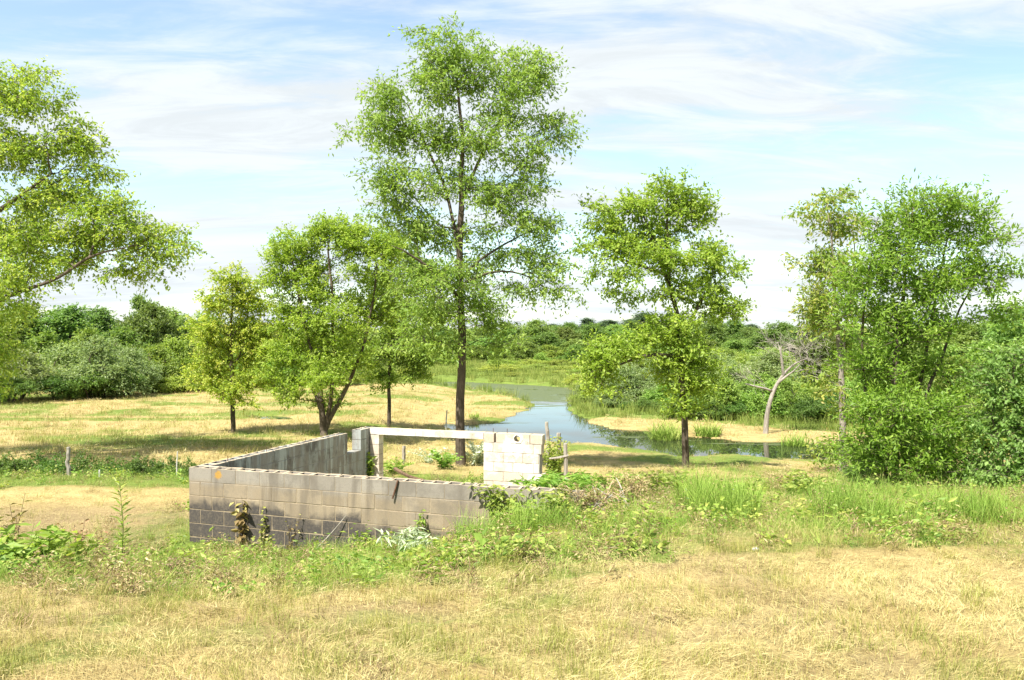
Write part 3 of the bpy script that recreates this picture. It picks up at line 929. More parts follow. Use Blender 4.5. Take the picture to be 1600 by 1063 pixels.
def leaf_tree(name, label, cat, Z, trunks, lobes, mat, ll, lw, tw, lv, tl, bark=BARK, seed=1, rt=0.0032, droop=0.15, extra=0.5, group=None,
              depth=0.85, seg=0.3, tiptint=0.35, sink=0.1, basez=None, twigs=True, yspread=0.25, lowpen=0.5, plw=0.22):
    """trunks: list of [(px, py, radius_m[, metres nearer/farther]), ...]; first point of the first one is the base"""
    rng = np.random.default_rng(seed)
    bx, by = (trunks[0][0][0] - CX) / F * Z, Z + (trunks[0][0][3] if len(trunks[0][0]) > 3 else 0)
    bz = tz(bx, by)
    tr = []
    for k, tk in enumerate(trunks):
        P = []
        for q in tk:
            p = pix(q[0], q[1], Z); p[1] += q[3] if len(q) > 3 else 0
            P.append(p)
        if k == 0: P[0][2] = bz - sink
        tr.append((np.array(P), np.array([q[2] for q in tk])))
    att, lob = sample_lobes(lobes, Z, rng, depth, yspread)
    att = att[att[:, 2] > bz + 0.15]
    pos, par, cnt, rmin, terms, ntr = grow(tr, att, rng, seg, lowpen=lowpen, plw=plw)
    # flare at the foot
    acc, rad = wood(pos, par, cnt, rmin, rt)
    P, D, tint, A, TD = foliage(pos, par, terms, cnt, ntr, rng, tw, lv, tl, ll, lw, droop, extra, None, tiptint)
    base = np.array([bx, by, bz])
    root = thing(name, label, cat, tuple(base), 0, group)
    if twigs:
        k = len(A)
        Vt = np.stack([A - TD * 0.02, A + TD * 0.5 + np.array([0, 0, 0.004]), A + TD, A + TD * 0.5 - np.array([0.003, 0.003, 0.004])], 1).reshape(-1, 3)
        acc.add(Vt, np.arange(len(Vt)).reshape(-1, 4))
    tv = np.concatenate(acc.V) - base
    me = mesh_np('trunk', tv, [np.concatenate(acc.Q)], smooth=True)
    obj('trunk', me, bark, root)
    me = leaf_mesh('crown', P - base, D, ll, lw, tint, rng)
    obj('crown', me, mat, root)
    return root

LM_MAPLE = leaf_mat('leaf_silver_maple', (0.14, 0.225, 0.032), (0.27, 0.38, 0.055), (0.47, 0.51, 0.11), 0.5, 0.0, 0.0)
LM_YELLOW = leaf_mat('leaf_yellow_green', (0.19, 0.285, 0.032), (0.33, 0.425, 0.06), (0.54, 0.53, 0.13), 0.5, 0.0, 0.0)
LM_BRIGHT = leaf_mat('leaf_bright', (0.15, 0.245, 0.032), (0.285, 0.395, 0.055), (0.43, 0.51, 0.105), 0.5, 0.0, 0.0)
LM_MID = leaf_mat('leaf_mid', (0.12, 0.20, 0.03), (0.23, 0.335, 0.055), (0.38, 0.46, 0.10), 0.48, 0.0, 0.0)
LM_TALL = leaf_mat('leaf_tall', (0.12, 0.21, 0.038), (0.245, 0.36, 0.07), (0.40, 0.48, 0.13), 0.48, 0.0, 0.0)
LM_ASH = leaf_mat('leaf_ash', (0.105, 0.20, 0.028), (0.215, 0.34, 0.048), (0.35, 0.46, 0.09), 0.5, 0.0, 0.0)
LM_BOXELDER = leaf_mat('leaf_boxelder', (0.09, 0.17, 0.035), (0.18, 0.30, 0.07), (0.32, 0.43, 0.14), 0.44, 0.0, 0.0)
LM_RUST = leaf_mat('leaf_olive_rust', (0.13, 0.21, 0.035), (0.24, 0.34, 0.06), (0.42, 0.38, 0.11), 0.46, 0.0, 0.0)

# ---- the big maple whose limb reaches in from the left
leaf_tree('maple_tree', 'large maple with yellow tipped leaves, its limb reaching in at the left edge', 'tree', 20.5,
          [[(-95, 745, .27), (-90, 600, .24), (-80, 480, .2), (-70, 330, .14), (-60, 180, .07), (-58, 90, .03)],
           [(-86, 540, .09), (0, 474, .055, -.2), (60, 450, .042, -.2), (110, 425, .03, -.2), (165, 395, .018, -.2), (215, 385, .009, -.2)],
           [(-75, 400, .10), (0, 330, .06), (70, 280, .03)],
           [(-80, 470, .10), (-160, 380, .06, .4), (-260, 300, .03, .8)]],
          [(30, 150, 70, 55, 70), (100, 215, 48, 40, 50), (20, 235, 75, 50, 60), (130, 265, 40, 22, 22), (60, 300, 85, 40, 60), (150, 320, 50, 30, 40),
           (30, 370, 80, 40, 60), (120, 375, 60, 30, 42), (200, 370, 50, 35, 48), (245, 385, 32, 38, 34), (190, 415, 55, 18, 20), (105, 415, 45, 20, 18), (20, 430, 60, 35, 42), (55, 470, 50, 18, 16),
           (-20, 125, 45, 34, 34), (-75, 120, 55, 40, 36), (-60, 200, 90, 90, 70), (-80, 330, 90, 90, 60), (-20, 520, 50, 45, 45), (0, 575, 30, 36, 20),
           (-180, 150, 90, 90, 50), (-240, 300, 100, 90, 60), (-200, 440, 110, 60, 50), (-60, 250, 90, 90, 40, -3.0), (-60, 270, 90, 100, 30, 3.2), (-30, 400, 80, 50, 30, 2.6)],
          LM_MAPLE, 0.105, 0.052, 5, 8, 0.42, seed=21, droop=0.35, tiptint=0.55)
# ---- small yellow-green tree on the mown field
leaf_tree('young_tree', 'small yellow-green tree with a straight stem standing alone on the mown field', 'tree', 28.4,
          [[(363, 677, .072), (363, 600, .06), (361, 520, .04), (362, 450, .022), (362, 415, .01)]],
          [(364, 435, 22, 28, 44), (352, 480, 36, 33, 78), (392, 470, 25, 31, 46), (330, 530, 30, 37, 62), (395, 530, 32, 41, 72), (362, 545, 43, 41, 78), (335, 590, 28, 26, 44),
           (395, 595, 27, 28, 44), (363, 610, 33, 26, 46), (415, 545, 13, 22, 12), (306, 575, 11, 18, 9)],
          LM_YELLOW, 0.10, 0.056, 5, 8, 0.30, seed=31, droop=0.2, tiptint=0.6, rt=0.004)
# ---- several stems fanning out of one foot
leaf_tree('multistem_tree', 'bushy bright green tree with several stems fanning from one foot', 'tree', 27.6,
          [[(506, 682, .14), (504, 640, .10), (497, 590, .075), (480, 520, .05), (462, 440, .028), (455, 400, .014)],
           [(508, 672, .08), (516, 640, .07), (522, 560, .055), (520, 460, .035), (514, 380, .018)],
           [(510, 668, .09), (536, 615, .075), (556, 570, .055), (580, 500, .035), (590, 420, .018)],
           [(505, 650, .06), (485, 600, .045), (450, 540, .028, .5), (435, 480, .014, .6)]],
          [(500, 485, 52, 42, 60), (468, 545, 40, 36, 40), (545, 520, 42, 36, 40), (452, 388, 28, 30, 36), (560, 362, 34, 26, 40), (602, 385, 26, 28, 30), (430, 420, 16, 30, 14), (510, 360, 31, 29, 63), (470, 400, 43, 37, 95), (550, 385, 41, 37, 89), (440, 440, 25, 39, 51), (595, 410, 35, 44, 76), (510, 440, 60, 45, 102), (450, 500, 35, 39, 70),
           (570, 480, 50, 45, 89), (500, 520, 54, 39, 76), (450, 565, 30, 36, 51), (520, 585, 41, 34, 70, -.8), (470, 610, 33, 27, 45), (545, 560, 40, 29, 42), (615, 470, 24, 39, 38), (500, 630, 25, 17, 19), (430, 580, 15, 29, 17)],
          LM_BRIGHT, 0.10, 0.054, 4, 9, 0.34, seed=41, droop=-0.12, tiptint=0.45)
# ---- darker tree behind, half hidden
leaf_tree('slender_tree', 'darker green tree with thin straight trunk behind the multi-stemmed tree', 'tree', 32.4,
          [[(607, 669, .08), (608, 600, .068), (614, 520, .052), (622, 440, .032), (626, 380, .015)]],
          [(625, 390, 33, 31, 58), (600, 440, 40, 36, 71), (660, 430, 36, 41, 78), (620, 500, 51, 40, 91), (680, 490, 29, 34, 52), (590, 540, 40, 34, 67), (640, 560, 44, 33, 72), (610, 590, 36, 22, 41), (690, 545, 27, 23, 33)],
          LM_MID, 0.12, 0.065, 4, 8, 0.36, seed=51, droop=0.2, tiptint=0.3)
# ---- the tall tree behind the opening of the ruin
leaf_tree('tall_tree', 'tallest tree with bare dark trunk rising behind the white beam of the ruin', 'tree', 20.3,
          [[(719, 730, .135), (719, 660, .112), (721, 580, .105), (722, 500, .098), (719, 400, .085), (720, 320, .07), (724, 240, .05), (716, 160, .03), (708, 90, .012)],
           [(719, 400, .05), (708, 340, .042), (690, 270, .03, .3), (660, 220, .018, .4), (640, 170, .01, .4)],
           [(722, 310, .05), (745, 260, .04), (775, 200, .028, .3), (800, 140, .016, .4), (815, 100, .008, .4)],
           [(720, 440, .036), (755, 400, .03), (800, 370, .02, .4), (845, 350, .01, .6)],
           [(721, 470, .05), (690, 430, .04, -.4), (650, 405, .025, -.8), (620, 390, .012, -1)],
           [(720, 445, .04), (770, 420, .03), (815, 425, .02), (845, 445, .01)]],
          [(700, 85, 50, 36, 62), (740, 115, 62, 45, 72), (690, 140, 50, 40, 48), (820, 115, 40, 42, 58), (800, 170, 50, 40, 52), (855, 195, 30, 32, 26), (610, 155, 34, 36, 42),
           (585, 195, 34, 26, 30), (630, 210, 50, 40, 52), (690, 215, 55, 40, 44), (760, 225, 55, 40, 40), (830, 240, 36, 36, 32), (620, 275, 48, 40, 46), (680, 290, 55, 38, 44), (750, 300, 50, 36, 36),
           (815, 290, 36, 36, 30), (610, 330, 40, 30, 30), (660, 360, 50, 36, 46), (725, 360, 40, 36, 30), (790, 340, 48, 28, 34), (840, 360, 40, 26, 34), (790, 395, 60, 28, 34), (850, 415, 32, 34, 26), (800, 450, 44, 30, 20),
           (855, 465, 26, 26, 16), (690, 430, 48, 36, 50, -.8), (650, 440, 36, 40, 36), (690, 490, 48, 36, 46, -.6), (735, 480, 34, 34, 26), (660, 520, 38, 26, 26), (770, 500, 40, 26, 24), (740, 420, 34, 36, 26), (690, 535, 30, 20, 14, -.6), (785, 530, 26, 16, 12)],
          LM_TALL, 0.11, 0.045, 4, 8, 0.40, seed=61, droop=0.3, tiptint=0.3, rt=0.0030)
# ---- lone tree right of the pond arm
leaf_tree('leaning_tree', 'bright green tree with leafy trunk leaning over the pond arm', 'tree', 20.6,
          [[(1073, 724, .095), (1070, 650, .08), (1066, 570, .072), (1060, 500, .062), (1047, 450, .052), (1030, 400, .04), (1010, 350, .025), (990, 300, .01)],
           [(1046, 450, .05), (1045, 400, .045), (1040, 350, .03), (1043, 300, .014)],
           [(1064, 545, .055), (1080, 500, .045), (1095, 465, .035), (1120, 440, .02), (1140, 425, .01)],
           [(1062, 560, .05), (1020, 550, .04, -.4), (975, 560, .03, -.8), (945, 575, .015, -1)],
           [(1040, 430, .04), (990, 410, .03), (945, 400, .015)]],
          [(1045, 300, 26, 24, 30), (1070, 330, 36, 26, 40), (1000, 330, 38, 26, 40), (1095, 325, 14, 16, 8), (955, 345, 34, 26, 34), (1030, 365, 45, 28, 44), (940, 385, 26, 28, 26), (985, 385, 42, 26, 36), (1040, 410, 50, 28, 42),
           (1095, 400, 36, 24, 34), (1120, 415, 22, 20, 18), (975, 430, 40, 18, 20), (1050, 450, 44, 22, 26), (1110, 450, 32, 26, 28), (1125, 480, 26, 18, 22), (1145, 493, 14, 10, 8), (985, 465, 30, 16, 10),
           (1055, 510, 28, 26, 36), (1068, 545, 30, 28, 40), (1050, 575, 24, 24, 26), (1075, 600, 28, 26, 32), (1068, 630, 18, 16, 14), (1098, 575, 18, 26, 14), (945, 550, 30, 24, 40, -.8), (930, 575, 22, 20, 22, -.9), (975, 545, 30, 16, 26, -.6), (1010, 535, 24, 14, 16, -.4), (935, 600, 12, 12, 6, -.9)],
          LM_BRIGHT, 0.10, 0.054, 5, 8, 0.34, seed=71, droop=0.1, tiptint=0.3)
# ---- thin tall tree with browning leaves
leaf_tree('spindly_tree', 'thin tall tree with sparse browning leaves beside the big ash clump', 'tree', 19.0,
          [[(1318, 735, .085), (1317, 640, .075), (1314, 560, .06), (1308, 480, .045), (1300, 400, .03), (1292, 320, .012)],
           [(1316, 590, .045), (1325, 500, .035), (1335, 430, .02), (1330, 360, .01)]],
          [(1290, 315, 24, 18, 18), (1308, 350, 26, 16, 18), (1278, 345, 16, 14, 8), (1270, 400, 22, 14, 14), (1300, 395, 24, 16, 12), (1325, 350, 14, 12, 8), (1290, 430, 38, 22, 24), (1335, 430, 22, 24, 18), (1280, 470, 30, 20, 22), (1325, 480, 26, 24, 18), (1295, 505, 34, 16, 16), (1330, 540, 24, 20, 12), (1300, 590, 26, 30, 14), (1330, 640, 22, 40, 14), (1300, 700, 22, 24, 16)],
          LM_RUST, 0.115, 0.05, 4, 7, 0.34, seed=81, droop=0.3, tiptint=0.5, bark=BARK_PALE)
# ---- ash clump at the right
leaf_tree('ash_tree', 'large leafy ash clump dense to the ground on the right bank', 'tree', 14.6,
          [[(1400, 760, .07), (1398, 650, .06), (1402, 540, .045), (1415, 430, .025), (1428, 340, .012), (1428, 290, .006)],
           [(1410, 750, .05), (1440, 640, .042, .3), (1465, 520, .028, .3), (1485, 400, .015, .2), (1490, 310, .006)],
           [(1390, 750, .045), (1365, 650, .035, .2), (1352, 540, .024, .2), (1355, 430, .013), (1365, 360, .006)],
           [(1440, 640, .035), (1490, 540, .024, .3), (1530, 450, .013, .2), (1545, 410, .006)]],
          [(1350, 420, 22, 30, 12), (1345, 470, 22, 28, 12), (1385, 395, 22, 22, 10), (1455, 470, 30, 24, 15), (1428, 322, 13, 22, 11), (1432, 355, 24, 22, 18), (1489, 338, 17, 24, 15), (1508, 350, 14, 14, 5), (1372, 350, 18, 15, 7), (1412, 390, 28, 22, 18), (1478, 375, 30, 26, 22), (1518, 380, 16, 14, 5), (1528, 425, 26, 16, 12), (1548, 450, 15, 16, 7), (1545, 490, 12, 14, 4),
           (1375, 430, 26, 22, 15), (1432, 440, 34, 26, 23), (1490, 445, 30, 24, 18), (1360, 495, 26, 26, 18), (1415, 510, 42, 30, 30), (1475, 520, 36, 26, 20), (1362, 570, 38, 32, 26), (1425, 585, 48, 34, 34), (1488, 585, 30, 28, 13), (1358, 630, 42, 34, 29, -.4), (1415, 655, 50, 34, 35, -.5), (1470, 645, 34, 34, 18),
           (1352, 690, 40, 28, 25, -.4), (1400, 712, 50, 28, 30, -.5), (1450, 715, 38, 28, 20, -.4), (1330, 718, 22, 20, 9), (1480, 700, 26, 28, 10), (1420, 750, 46, 14, 13, -.4)],
          LM_ASH, 0.095, 0.036, 6, 9, 0.36, seed=91, droop=-0.2, tiptint=0.3, rt=0.0026, yspread=0.5)
# ---- box elder shrubs at the right edge
leaf_tree('boxelder_tree', 'pale green leafy sapling at the right edge of the view', 'tree', 13.8,
          [[(1592, 775, .045), (1596, 690, .04), (1592, 620, .03), (1585, 560, .015)], [(1580, 770, .03), (1560, 700, .025), (1550, 650, .012)]],
          [(1590, 560, 34, 24, 16), (1560, 600, 34, 30, 18), (1600, 620, 40, 34, 23), (1560, 655, 40, 30, 25), (1610, 690, 44, 34, 23), (1560, 715, 44, 30, 28, -.3), (1640, 600, 40, 50, 23), (1650, 700, 40, 50, 23), (1530, 735, 30, 24, 15, -.3), (1580, 755, 50, 18, 21, -.3), (1660, 560, 30, 30, 12)],
          LM_BOXELDER, 0.085, 0.045, 6, 9, 0.28, seed=95, droop=0.2, tiptint=0.4, rt=0.0035)
# ---- dead grey tree leaning over the straw spit
def bare_tree(name, label, Z, trunks, lobes, seed, bark):
    rng = np.random.default_rng(seed)
    bx = (trunks[0][0][0] - CX) / F * Z; bz = tz(bx, Z)
    tr = []
    for k, tk in enumerate(trunks):
        P = [pix(q[0], q[1], Z) for q in tk]
        if k == 0: P[0][2] = bz - 0.1
        tr.append((np.array(P), np.array([q[2] for q in tk])))
    att, _ = sample_lobes(lobes, Z, rng, 0.8)
    pos, par, cnt, rmin, terms, ntr = grow(tr, att, rng, 0.25, 0.1)
    acc, rad = wood(pos, par, cnt, rmin, 0.0030)
    base = np.array([bx, Z, bz])
    A = np.repeat(pos[ntr:], 2, 0)
    TD = unit(np.repeat(unit(pos[ntr:] - pos[par[ntr:]]), 2, 0) * 0.9 + rng.normal(size=A.shape) * 0.5 + np.array([0, 0, 0.1])) * (0.2 + 0.45 * rng.random((len(A), 1)))
    Vt = np.stack([A, A + TD * 0.5 + np.array([0.004, 0, 0.004]), A + TD, A + TD * 0.5 - np.array([0.004, 0, 0.004])], 1).reshape(-1, 3)
    acc.add(Vt, np.arange(len(Vt)).reshape(-1, 4))
    root = thing(name, label, 'tree', tuple(base))
    me = mesh_np('trunk', np.concatenate(acc.V) - base, [np.concatenate(acc.Q)], smooth=True)
    obj('trunk', me, bark, root)
    return root
bare_tree('dead_tree', 'dead grey leafless tree leaning to the right over the straw bank', 32.2,
          [[(1196, 670, .11), (1203, 630, .085), (1213, 600, .07), (1221, 585, .055), (1240, 570, .04), (1262, 560, .022)],
           [(1214, 600, .05), (1232, 588, .04), (1250, 570, .02)],
           [(1208, 612, .05), (1190, 605, .04), (1165, 600, .025)],
           [(1224, 584, .06), (1222, 560, .045), (1215, 535, .025)]],
          [(1240, 545, 34, 30, 90), (1270, 545, 24, 26, 50), (1170, 590, 24, 14, 34), (1215, 540, 22, 24, 40), (1262, 580, 24, 14, 30), (1250, 515, 14, 20, 20)], 97, BARK_DEAD)

# ------------------------------------------------------------------ shrubs and far trees: a few kinds, copied and turned
LM_WILLOW = leaf_mat('leaf_willow', (0.14, 0.195, 0.075), (0.245, 0.31, 0.125), (0.38, 0.43, 0.20), 0.44, 0.012, 0.18)
LM_BUSH = leaf_mat('leaf_bush', (0.11, 0.19, 0.035), (0.22, 0.315, 0.065), (0.36, 0.43, 0.11), 0.46, 0.02, 0.22)
LM_MARSH = leaf_mat('leaf_marsh', (0.17, 0.23, 0.04), (0.29, 0.36, 0.075), (0.45, 0.48, 0.14), 0.45, 0.02, 0.18)
LM_WOOD = leaf_mat('leaf_wood', (0.095, 0.165, 0.04), (0.185, 0.275, 0.07), (0.31, 0.385, 0.115), 0.45, 0.022, 0.28)
LM_PINE = leaf_mat('leaf_pine', (0.045, 0.08, 0.04), (0.085, 0.135, 0.065), (0.14, 0.20, 0.095), 0.25, 0.012, 0.2)
LM_DARK = leaf_mat('leaf_dark_bush', (0.05, 0.10, 0.02), (0.11, 0.19, 0.038), (0.21, 0.30, 0.07), 0.4, 0.012, 0.15)
PROTO = {}
def make_proto(kind, k, H, W, mat, lobes, nper, ll, lw, tw, lv, tl, trunk_r, trunks, seed, cone=0.0, droop=0.1, bark=BARK):
    """a plant of height H and width W on the origin, kept out of the scene until it is copied into place"""
    rng = np.random.default_rng(seed)
    att = []
    for (fx, fy, fz, rx, rz) in lobes:
        c = np.array([fx * W / 2, fy * W / 2, fz * H]); r = np.array([rx * W / 2, rx * W / 2, rz * H])
        v = unit(rng.normal(size=(nper, 3))) * (rng.random((nper, 1)) ** (1 / 2.6))
        att.append(c + v * r)
    att = np.concatenate(att); att = att[att[:, 2] > 0.06 * H]
    tr = []
    for pts in trunks:
        P = np.array(pts, float) * np.array([W / 2, W / 2, H])
        tr.append((P, np.linspace(trunk_r, trunk_r * 0.25, len(P))))
    pos, par, cnt, rmin, terms, ntr = grow(tr, att, rng, 0.12 * H, 0.05)
    acc, rad = wood(pos, par, cnt, rmin, 0.006)
    P, D, tint, A, TD = foliage(pos, par, terms, cnt, ntr, rng, tw, lv, tl, ll, lw, droop, 0.4, None, 0.35)
    ok = P[:, 2] > 0.0
    trunk_me = acc.mesh('trunk'); trunk_me.materials.append(bark)
    crown_me = leaf_mesh('crown', P[ok], D[ok], ll, lw, tint[ok], rng); crown_me.materials.append(mat)
    PROTO.setdefault(kind, []).append((trunk_me, crown_me, H, W))
def round_lobes(rng, n, zc, zr, spread=0.62, r=(0.3, 0.5)):
    out_ = []
    for i in range(n):
        a = 2 * math.pi * (i + rng.random() * 0.7) / n
        q = spread * math.sqrt(rng.random() * 0.8 + 0.2)
        z = zc + (rng.random() - 0.5) * 2 * zr
        out_.append((q * math.cos(a), q * math.sin(a), z, r[0] + (r[1] - r[0]) * rng.random(), (r[0] + (r[1] - r[0]) * rng.random()) * 0.5))
    return out_
fan = [[(0, 0, -0.03), (-.2, .05, .3), (-.45, .1, .65)], [(0.05, 0, -0.03), (.2, -.1, .35), (.4, -.2, .7)], [(0, .05, -0.03), (.02, .2, .4), (.05, .3, .8)]]
mono = [[(0, 0, -0.02), (.02, .01, .25), (-.02, .03, .5), (.02, 0, .78), (0, 0, .95)]]
for k in range(3):
    r_ = np.random.default_rng(700 + k)
    lb = round_lobes(r_, 7, 0.42, 0.2, 0.6, (0.34, 0.5)) + [(0, 0, .72, .42, .24), (.2 * (k - 1), .1, .84, .26, .14)]
    make_proto('willow', k, 3.2, 4.2, LM_WILLOW, lb, 34, 0.16, 0.062, 4, 7, 0.42, 0.05, fan, 710 + k)
    lb = round_lobes(r_, 7, 0.40, 0.2, 0.58, (0.34, 0.5)) + [(0, 0, .70, .45, .26), (-.2 * (k - 1), .1, .86, .22, .12)]
    make_proto('bush', k, 3.0, 3.4, LM_BUSH, lb, 32, 0.16, 0.085, 4, 7, 0.36, 0.05, fan, 720 + k)
    lb = round_lobes(r_, 6, 0.38, 0.2, 0.55, (0.34, 0.5)) + [(.1, 0, .68, .4, .28)]
    make_proto('marsh', k, 2.0, 3.0, LM_MARSH, lb, 30, 0.15, 0.065, 4, 6, 0.34, 0.03, fan, 730 + k)
    lb = round_lobes(r_, 8, 0.52, 0.2, 0.62, (0.28, 0.46)) + [(0, 0, .78, .44, .2), (.25 * (k - 1), .1, .88, .24, .1), (0, -.3, .35, .4, .2)]
    make_proto('broad', k, 8.0, 7.0, LM_WOOD, lb, 42, 0.30, 0.17, 4, 7, 0.75, 0.16, mono, 740 + k)
    lb = []
    for q in range(9):
        z = 0.2 + 0.74 * q / 8
        a = r_.random() * 6.28
        w_ = (1.02 - z) * 0.85 + 0.3
        lb += [(0.3 * w_ * math.cos(a), 0.3 * w_ * math.sin(a), z, w_ * 0.7, 0.10)]
    make_proto('pine', k, 11.0, 5.0, LM_PINE, lb, 40, 0.36, 0.11, 6, 7, 0.7, 0.16, mono, 750 + k, droop=0.05)
    lb = round_lobes(r_, 7, 0.42, 0.22, 0.58, (0.34, 0.5)) + [(0, 0, .72, .45, .26)]
    make_proto('darkbush', k, 2.4, 3.4, LM_DARK, lb, 34, 0.13, 0.07, 4, 7, 0.32, 0.04, fan, 760 + k)
PR = np.random.default_rng(808)
def plant(kind, name, label, cat, px, Z, top, wpx, group=None, zoff=0.0):
    """copy of a kind at photo column px and depth Z, as tall as photo row `top` needs, wpx photo pixels wide"""
    tm, cm, H, W = PROTO[kind][PR.integers(3)]
    x = (px - CX) / F * Z
    z = tz(x, Z)
    hh = CZ - (top - HZ) / F * Z - z
    ww = wpx / F * Z
    root = thing(name, label, cat, (x, Z, z + zoff), PR.random() * 6.283, group)
    root.scale = (ww / W, ww / W, hh / H)
    obj('trunk', tm, None, root); obj('crown', cm, None, root)
    return root
ORD = ['leftmost', 'second from left', 'third from left', 'fourth from left', 'fifth from left', 'sixth from left', 'seventh from left',
       'eighth from left', 'ninth from left', 'tenth from left', 'rightmost']
def row(kind, name, label, cat, group, items):
    items = sorted(items)
    if kind == 'pine': items = [(a + PR.normal() * 5, b, c + PR.normal() * 3.5, d * (0.7 + 0.5 * PR.random())) for a, b, c, d in items]
    for k, (px, Z, top, wpx) in enumerate(items):
        lb = label
        if len(items) <= 11:
            lb = label + ', ' + ('rightmost' if k == len(items) - 1 else ORD[k])
        plant(kind, name, lb, cat, px, Z, top, wpx, group)
# left: grey-green shrubs along the field edge, taller trees behind
row('willow', 'willow_shrub', 'grey-green willow shrub along the far edge of the field', 'shrub', 'willow shrubs at the field edge',
    [(30, 43, 548, 150), (110, 46, 540, 150), (160, 45, 528, 140), (205, 47, 545, 110), (-70, 42, 530, 170)])
row('darkbush', 'low_bush', 'low dark green bush at the foot of the field-edge willows', 'bush', 'low bushes under the willows',
    [(140, 44, 575, 90), (195, 45.5, 572, 70), (85, 43, 580, 80), (15, 41, 580, 80)])
row('bush', 'leafy_shrub', 'bright green shrub between the willows and the taller trees', 'shrub', 'shrubs behind the willows',
    [(245, 50, 540, 90), (280, 52, 530, 90), (60, 52, 520, 110), (130, 54, 515, 100), (190, 54, 512, 100), (320, 53, 545, 80), (0, 50, 510, 110), (395, 55, 545, 90), (450, 56, 540, 90), (350, 56, 535, 90)])
row('broad', 'broadleaf_tree', 'round crowned green tree in the wood behind the mown field', 'tree', 'trees behind the mown field',
    [(110, 66, 478, 130), (150, 72, 482, 110), (240, 64, 474, 110), (228, 78, 462, 70), (275, 68, 482, 110), (40, 64, 476, 130), (190, 76, 498, 110), (320, 72, 492, 100), (380, 74, 500, 110), (440, 76, 505, 120), (500, 74, 508, 110), (-60, 62, 470, 150), (560, 80, 508, 110), (620, 84, 510, 100)])
row('marsh', 'marsh_shrub', 'low pale marsh shrub beyond the mown field', 'shrub', 'marsh shrubs beyond the field',
    [(270, 49, 585, 70), (310, 50, 580, 80), (350, 52, 575, 90), (410, 54, 572, 90), (470, 56, 570, 90), (530, 56, 572, 90), (590, 60, 572, 90), (640, 64, 570, 80), (440, 62, 560, 90), (540, 64, 558, 90), (240, 49, 590, 60)])
# behind the pond
mb = []
r_ = np.random.default_rng(31)
for (Z, x0, x1, top, w_, n) in ((70, 640, 930, 583, 70, 8), (76, 640, 940, 573, 70, 8), (84, 650, 950, 562, 70, 6)):
    for i in range(n):
        mb.append((x0 + (x1 - x0) * (i + r_.random() * 0.8) / n, Z + r_.random() * 4, top + r_.normal() * 4, w_ * (0.8 + 0.5 * r_.random())))
row('marsh', 'marsh_shrub', 'low pale green shrub on the marsh across the pond', 'shrub', 'marsh shrubs across the pond', mb)
row('bush', 'leafy_shrub', 'taller green shrub among the marsh shrubs across the pond', 'shrub', 'taller shrubs across the pond',
    [(785, 88, 545, 50), (700, 86, 548, 60), (860, 98, 540, 60), (900, 92, 540, 70), (745, 96, 540, 60), (820, 104, 532, 60), (665, 90, 540, 60), (845, 88, 552, 44), (960, 84, 545, 60)])
row('broad', 'broadleaf_tree', 'round crowned tree in the far wood across the pond', 'tree', 'trees of the far wood',
    [(690, 118, 510, 80), (750, 112, 508, 80), (800, 124, 504, 70), (840, 118, 500, 70), (880, 116, 504, 70), (918, 108, 506, 80), (960, 112, 508, 80), (985, 122, 502, 70), (1110, 112, 494, 70), (1085, 118, 502, 60), (1215, 88, 504, 90), (1180, 96, 512, 80), (1250, 84, 512, 80),
     (700, 100, 526, 70), (760, 98, 528, 70), (815, 96, 534, 64), (855, 100, 520, 70), (905, 98, 530, 64), (945, 94, 536, 60), (730, 104, 516, 64), (790, 106, 514, 64), (880, 106, 512, 64), (1000, 96, 530, 70), (1050, 92, 534, 70), (1100, 94, 528, 70), (1150, 90, 532, 70), (1195, 92, 524, 70), (1240, 94, 520, 80),
     (1040, 120, 506, 80), (1290, 100, 494, 90), (1330, 98, 506, 90), (1145, 126, 500, 70), (640, 122, 508, 80)])
row('pine', 'pine_tree', 'dark pine standing above the far wood on the ridge', 'tree', 'pines on the ridge',
    [(815 + 0, 160, 512, 51), (895, 158, 504, 61), (915, 162, 501, 64), (938, 160, 503, 64), (958, 165, 500, 68), (982, 160, 498, 71), (1005, 163, 497, 71), (1028, 165, 500, 68), (1050, 168, 503, 64), (1075, 165, 505, 61), (1098, 160, 506, 61),
     (1128, 158, 508, 61), (1150, 160, 508, 64), (1170, 162, 511, 61), (1192, 164, 514, 61), (860, 166, 507, 57), (838, 166, 509, 57), (1230, 168, 514, 68), (1262, 166, 512, 68), (780, 168, 514, 57)])
# right bank
row('willow', 'willow_shrub', 'rounded grey-green willow shrub on the bank right of the pond', 'shrub', 'willow shrubs right of the pond',
    [(985, 44, 572, 120), (1030, 46, 560, 110), (935, 50, 592, 80), (1000, 52, 555, 110), (1085, 52, 560, 100), (1150, 48, 570, 100), (1260, 47, 565, 120), (950, 43, 612, 60), (1120, 58, 552, 110), (1200, 56, 548, 120)])
row('bush', 'leafy_shrub', 'dense green shrub rooted behind the straw bank', 'shrub', 'green shrubs behind the straw bank',
    [(1065, 37.4, 598, 76), (1198, 36.6, 596, 76), (1232, 37.6, 594, 76), (1135, 37.6, 593, 90), (1100, 38.5, 602, 70), (1250, 39, 600, 90), (1040, 42, 600, 70), (1290, 38, 605, 80), (1165, 40, 602, 70), (1075, 44, 580, 80), (1180, 44, 585, 90), (1320, 42, 580, 100)])
row('darkbush', 'low_bush', 'low dark green bush at the edge of the straw bank', 'bush', 'dark bushes along the straw bank',
    [(1215, 37, 618, 64), (1120, 37, 625, 60), (1150, 37, 622, 64), (1265, 36, 620, 70), (1005, 41, 622, 50), (1300, 36, 615, 70), (985, 41.5, 628, 46)])
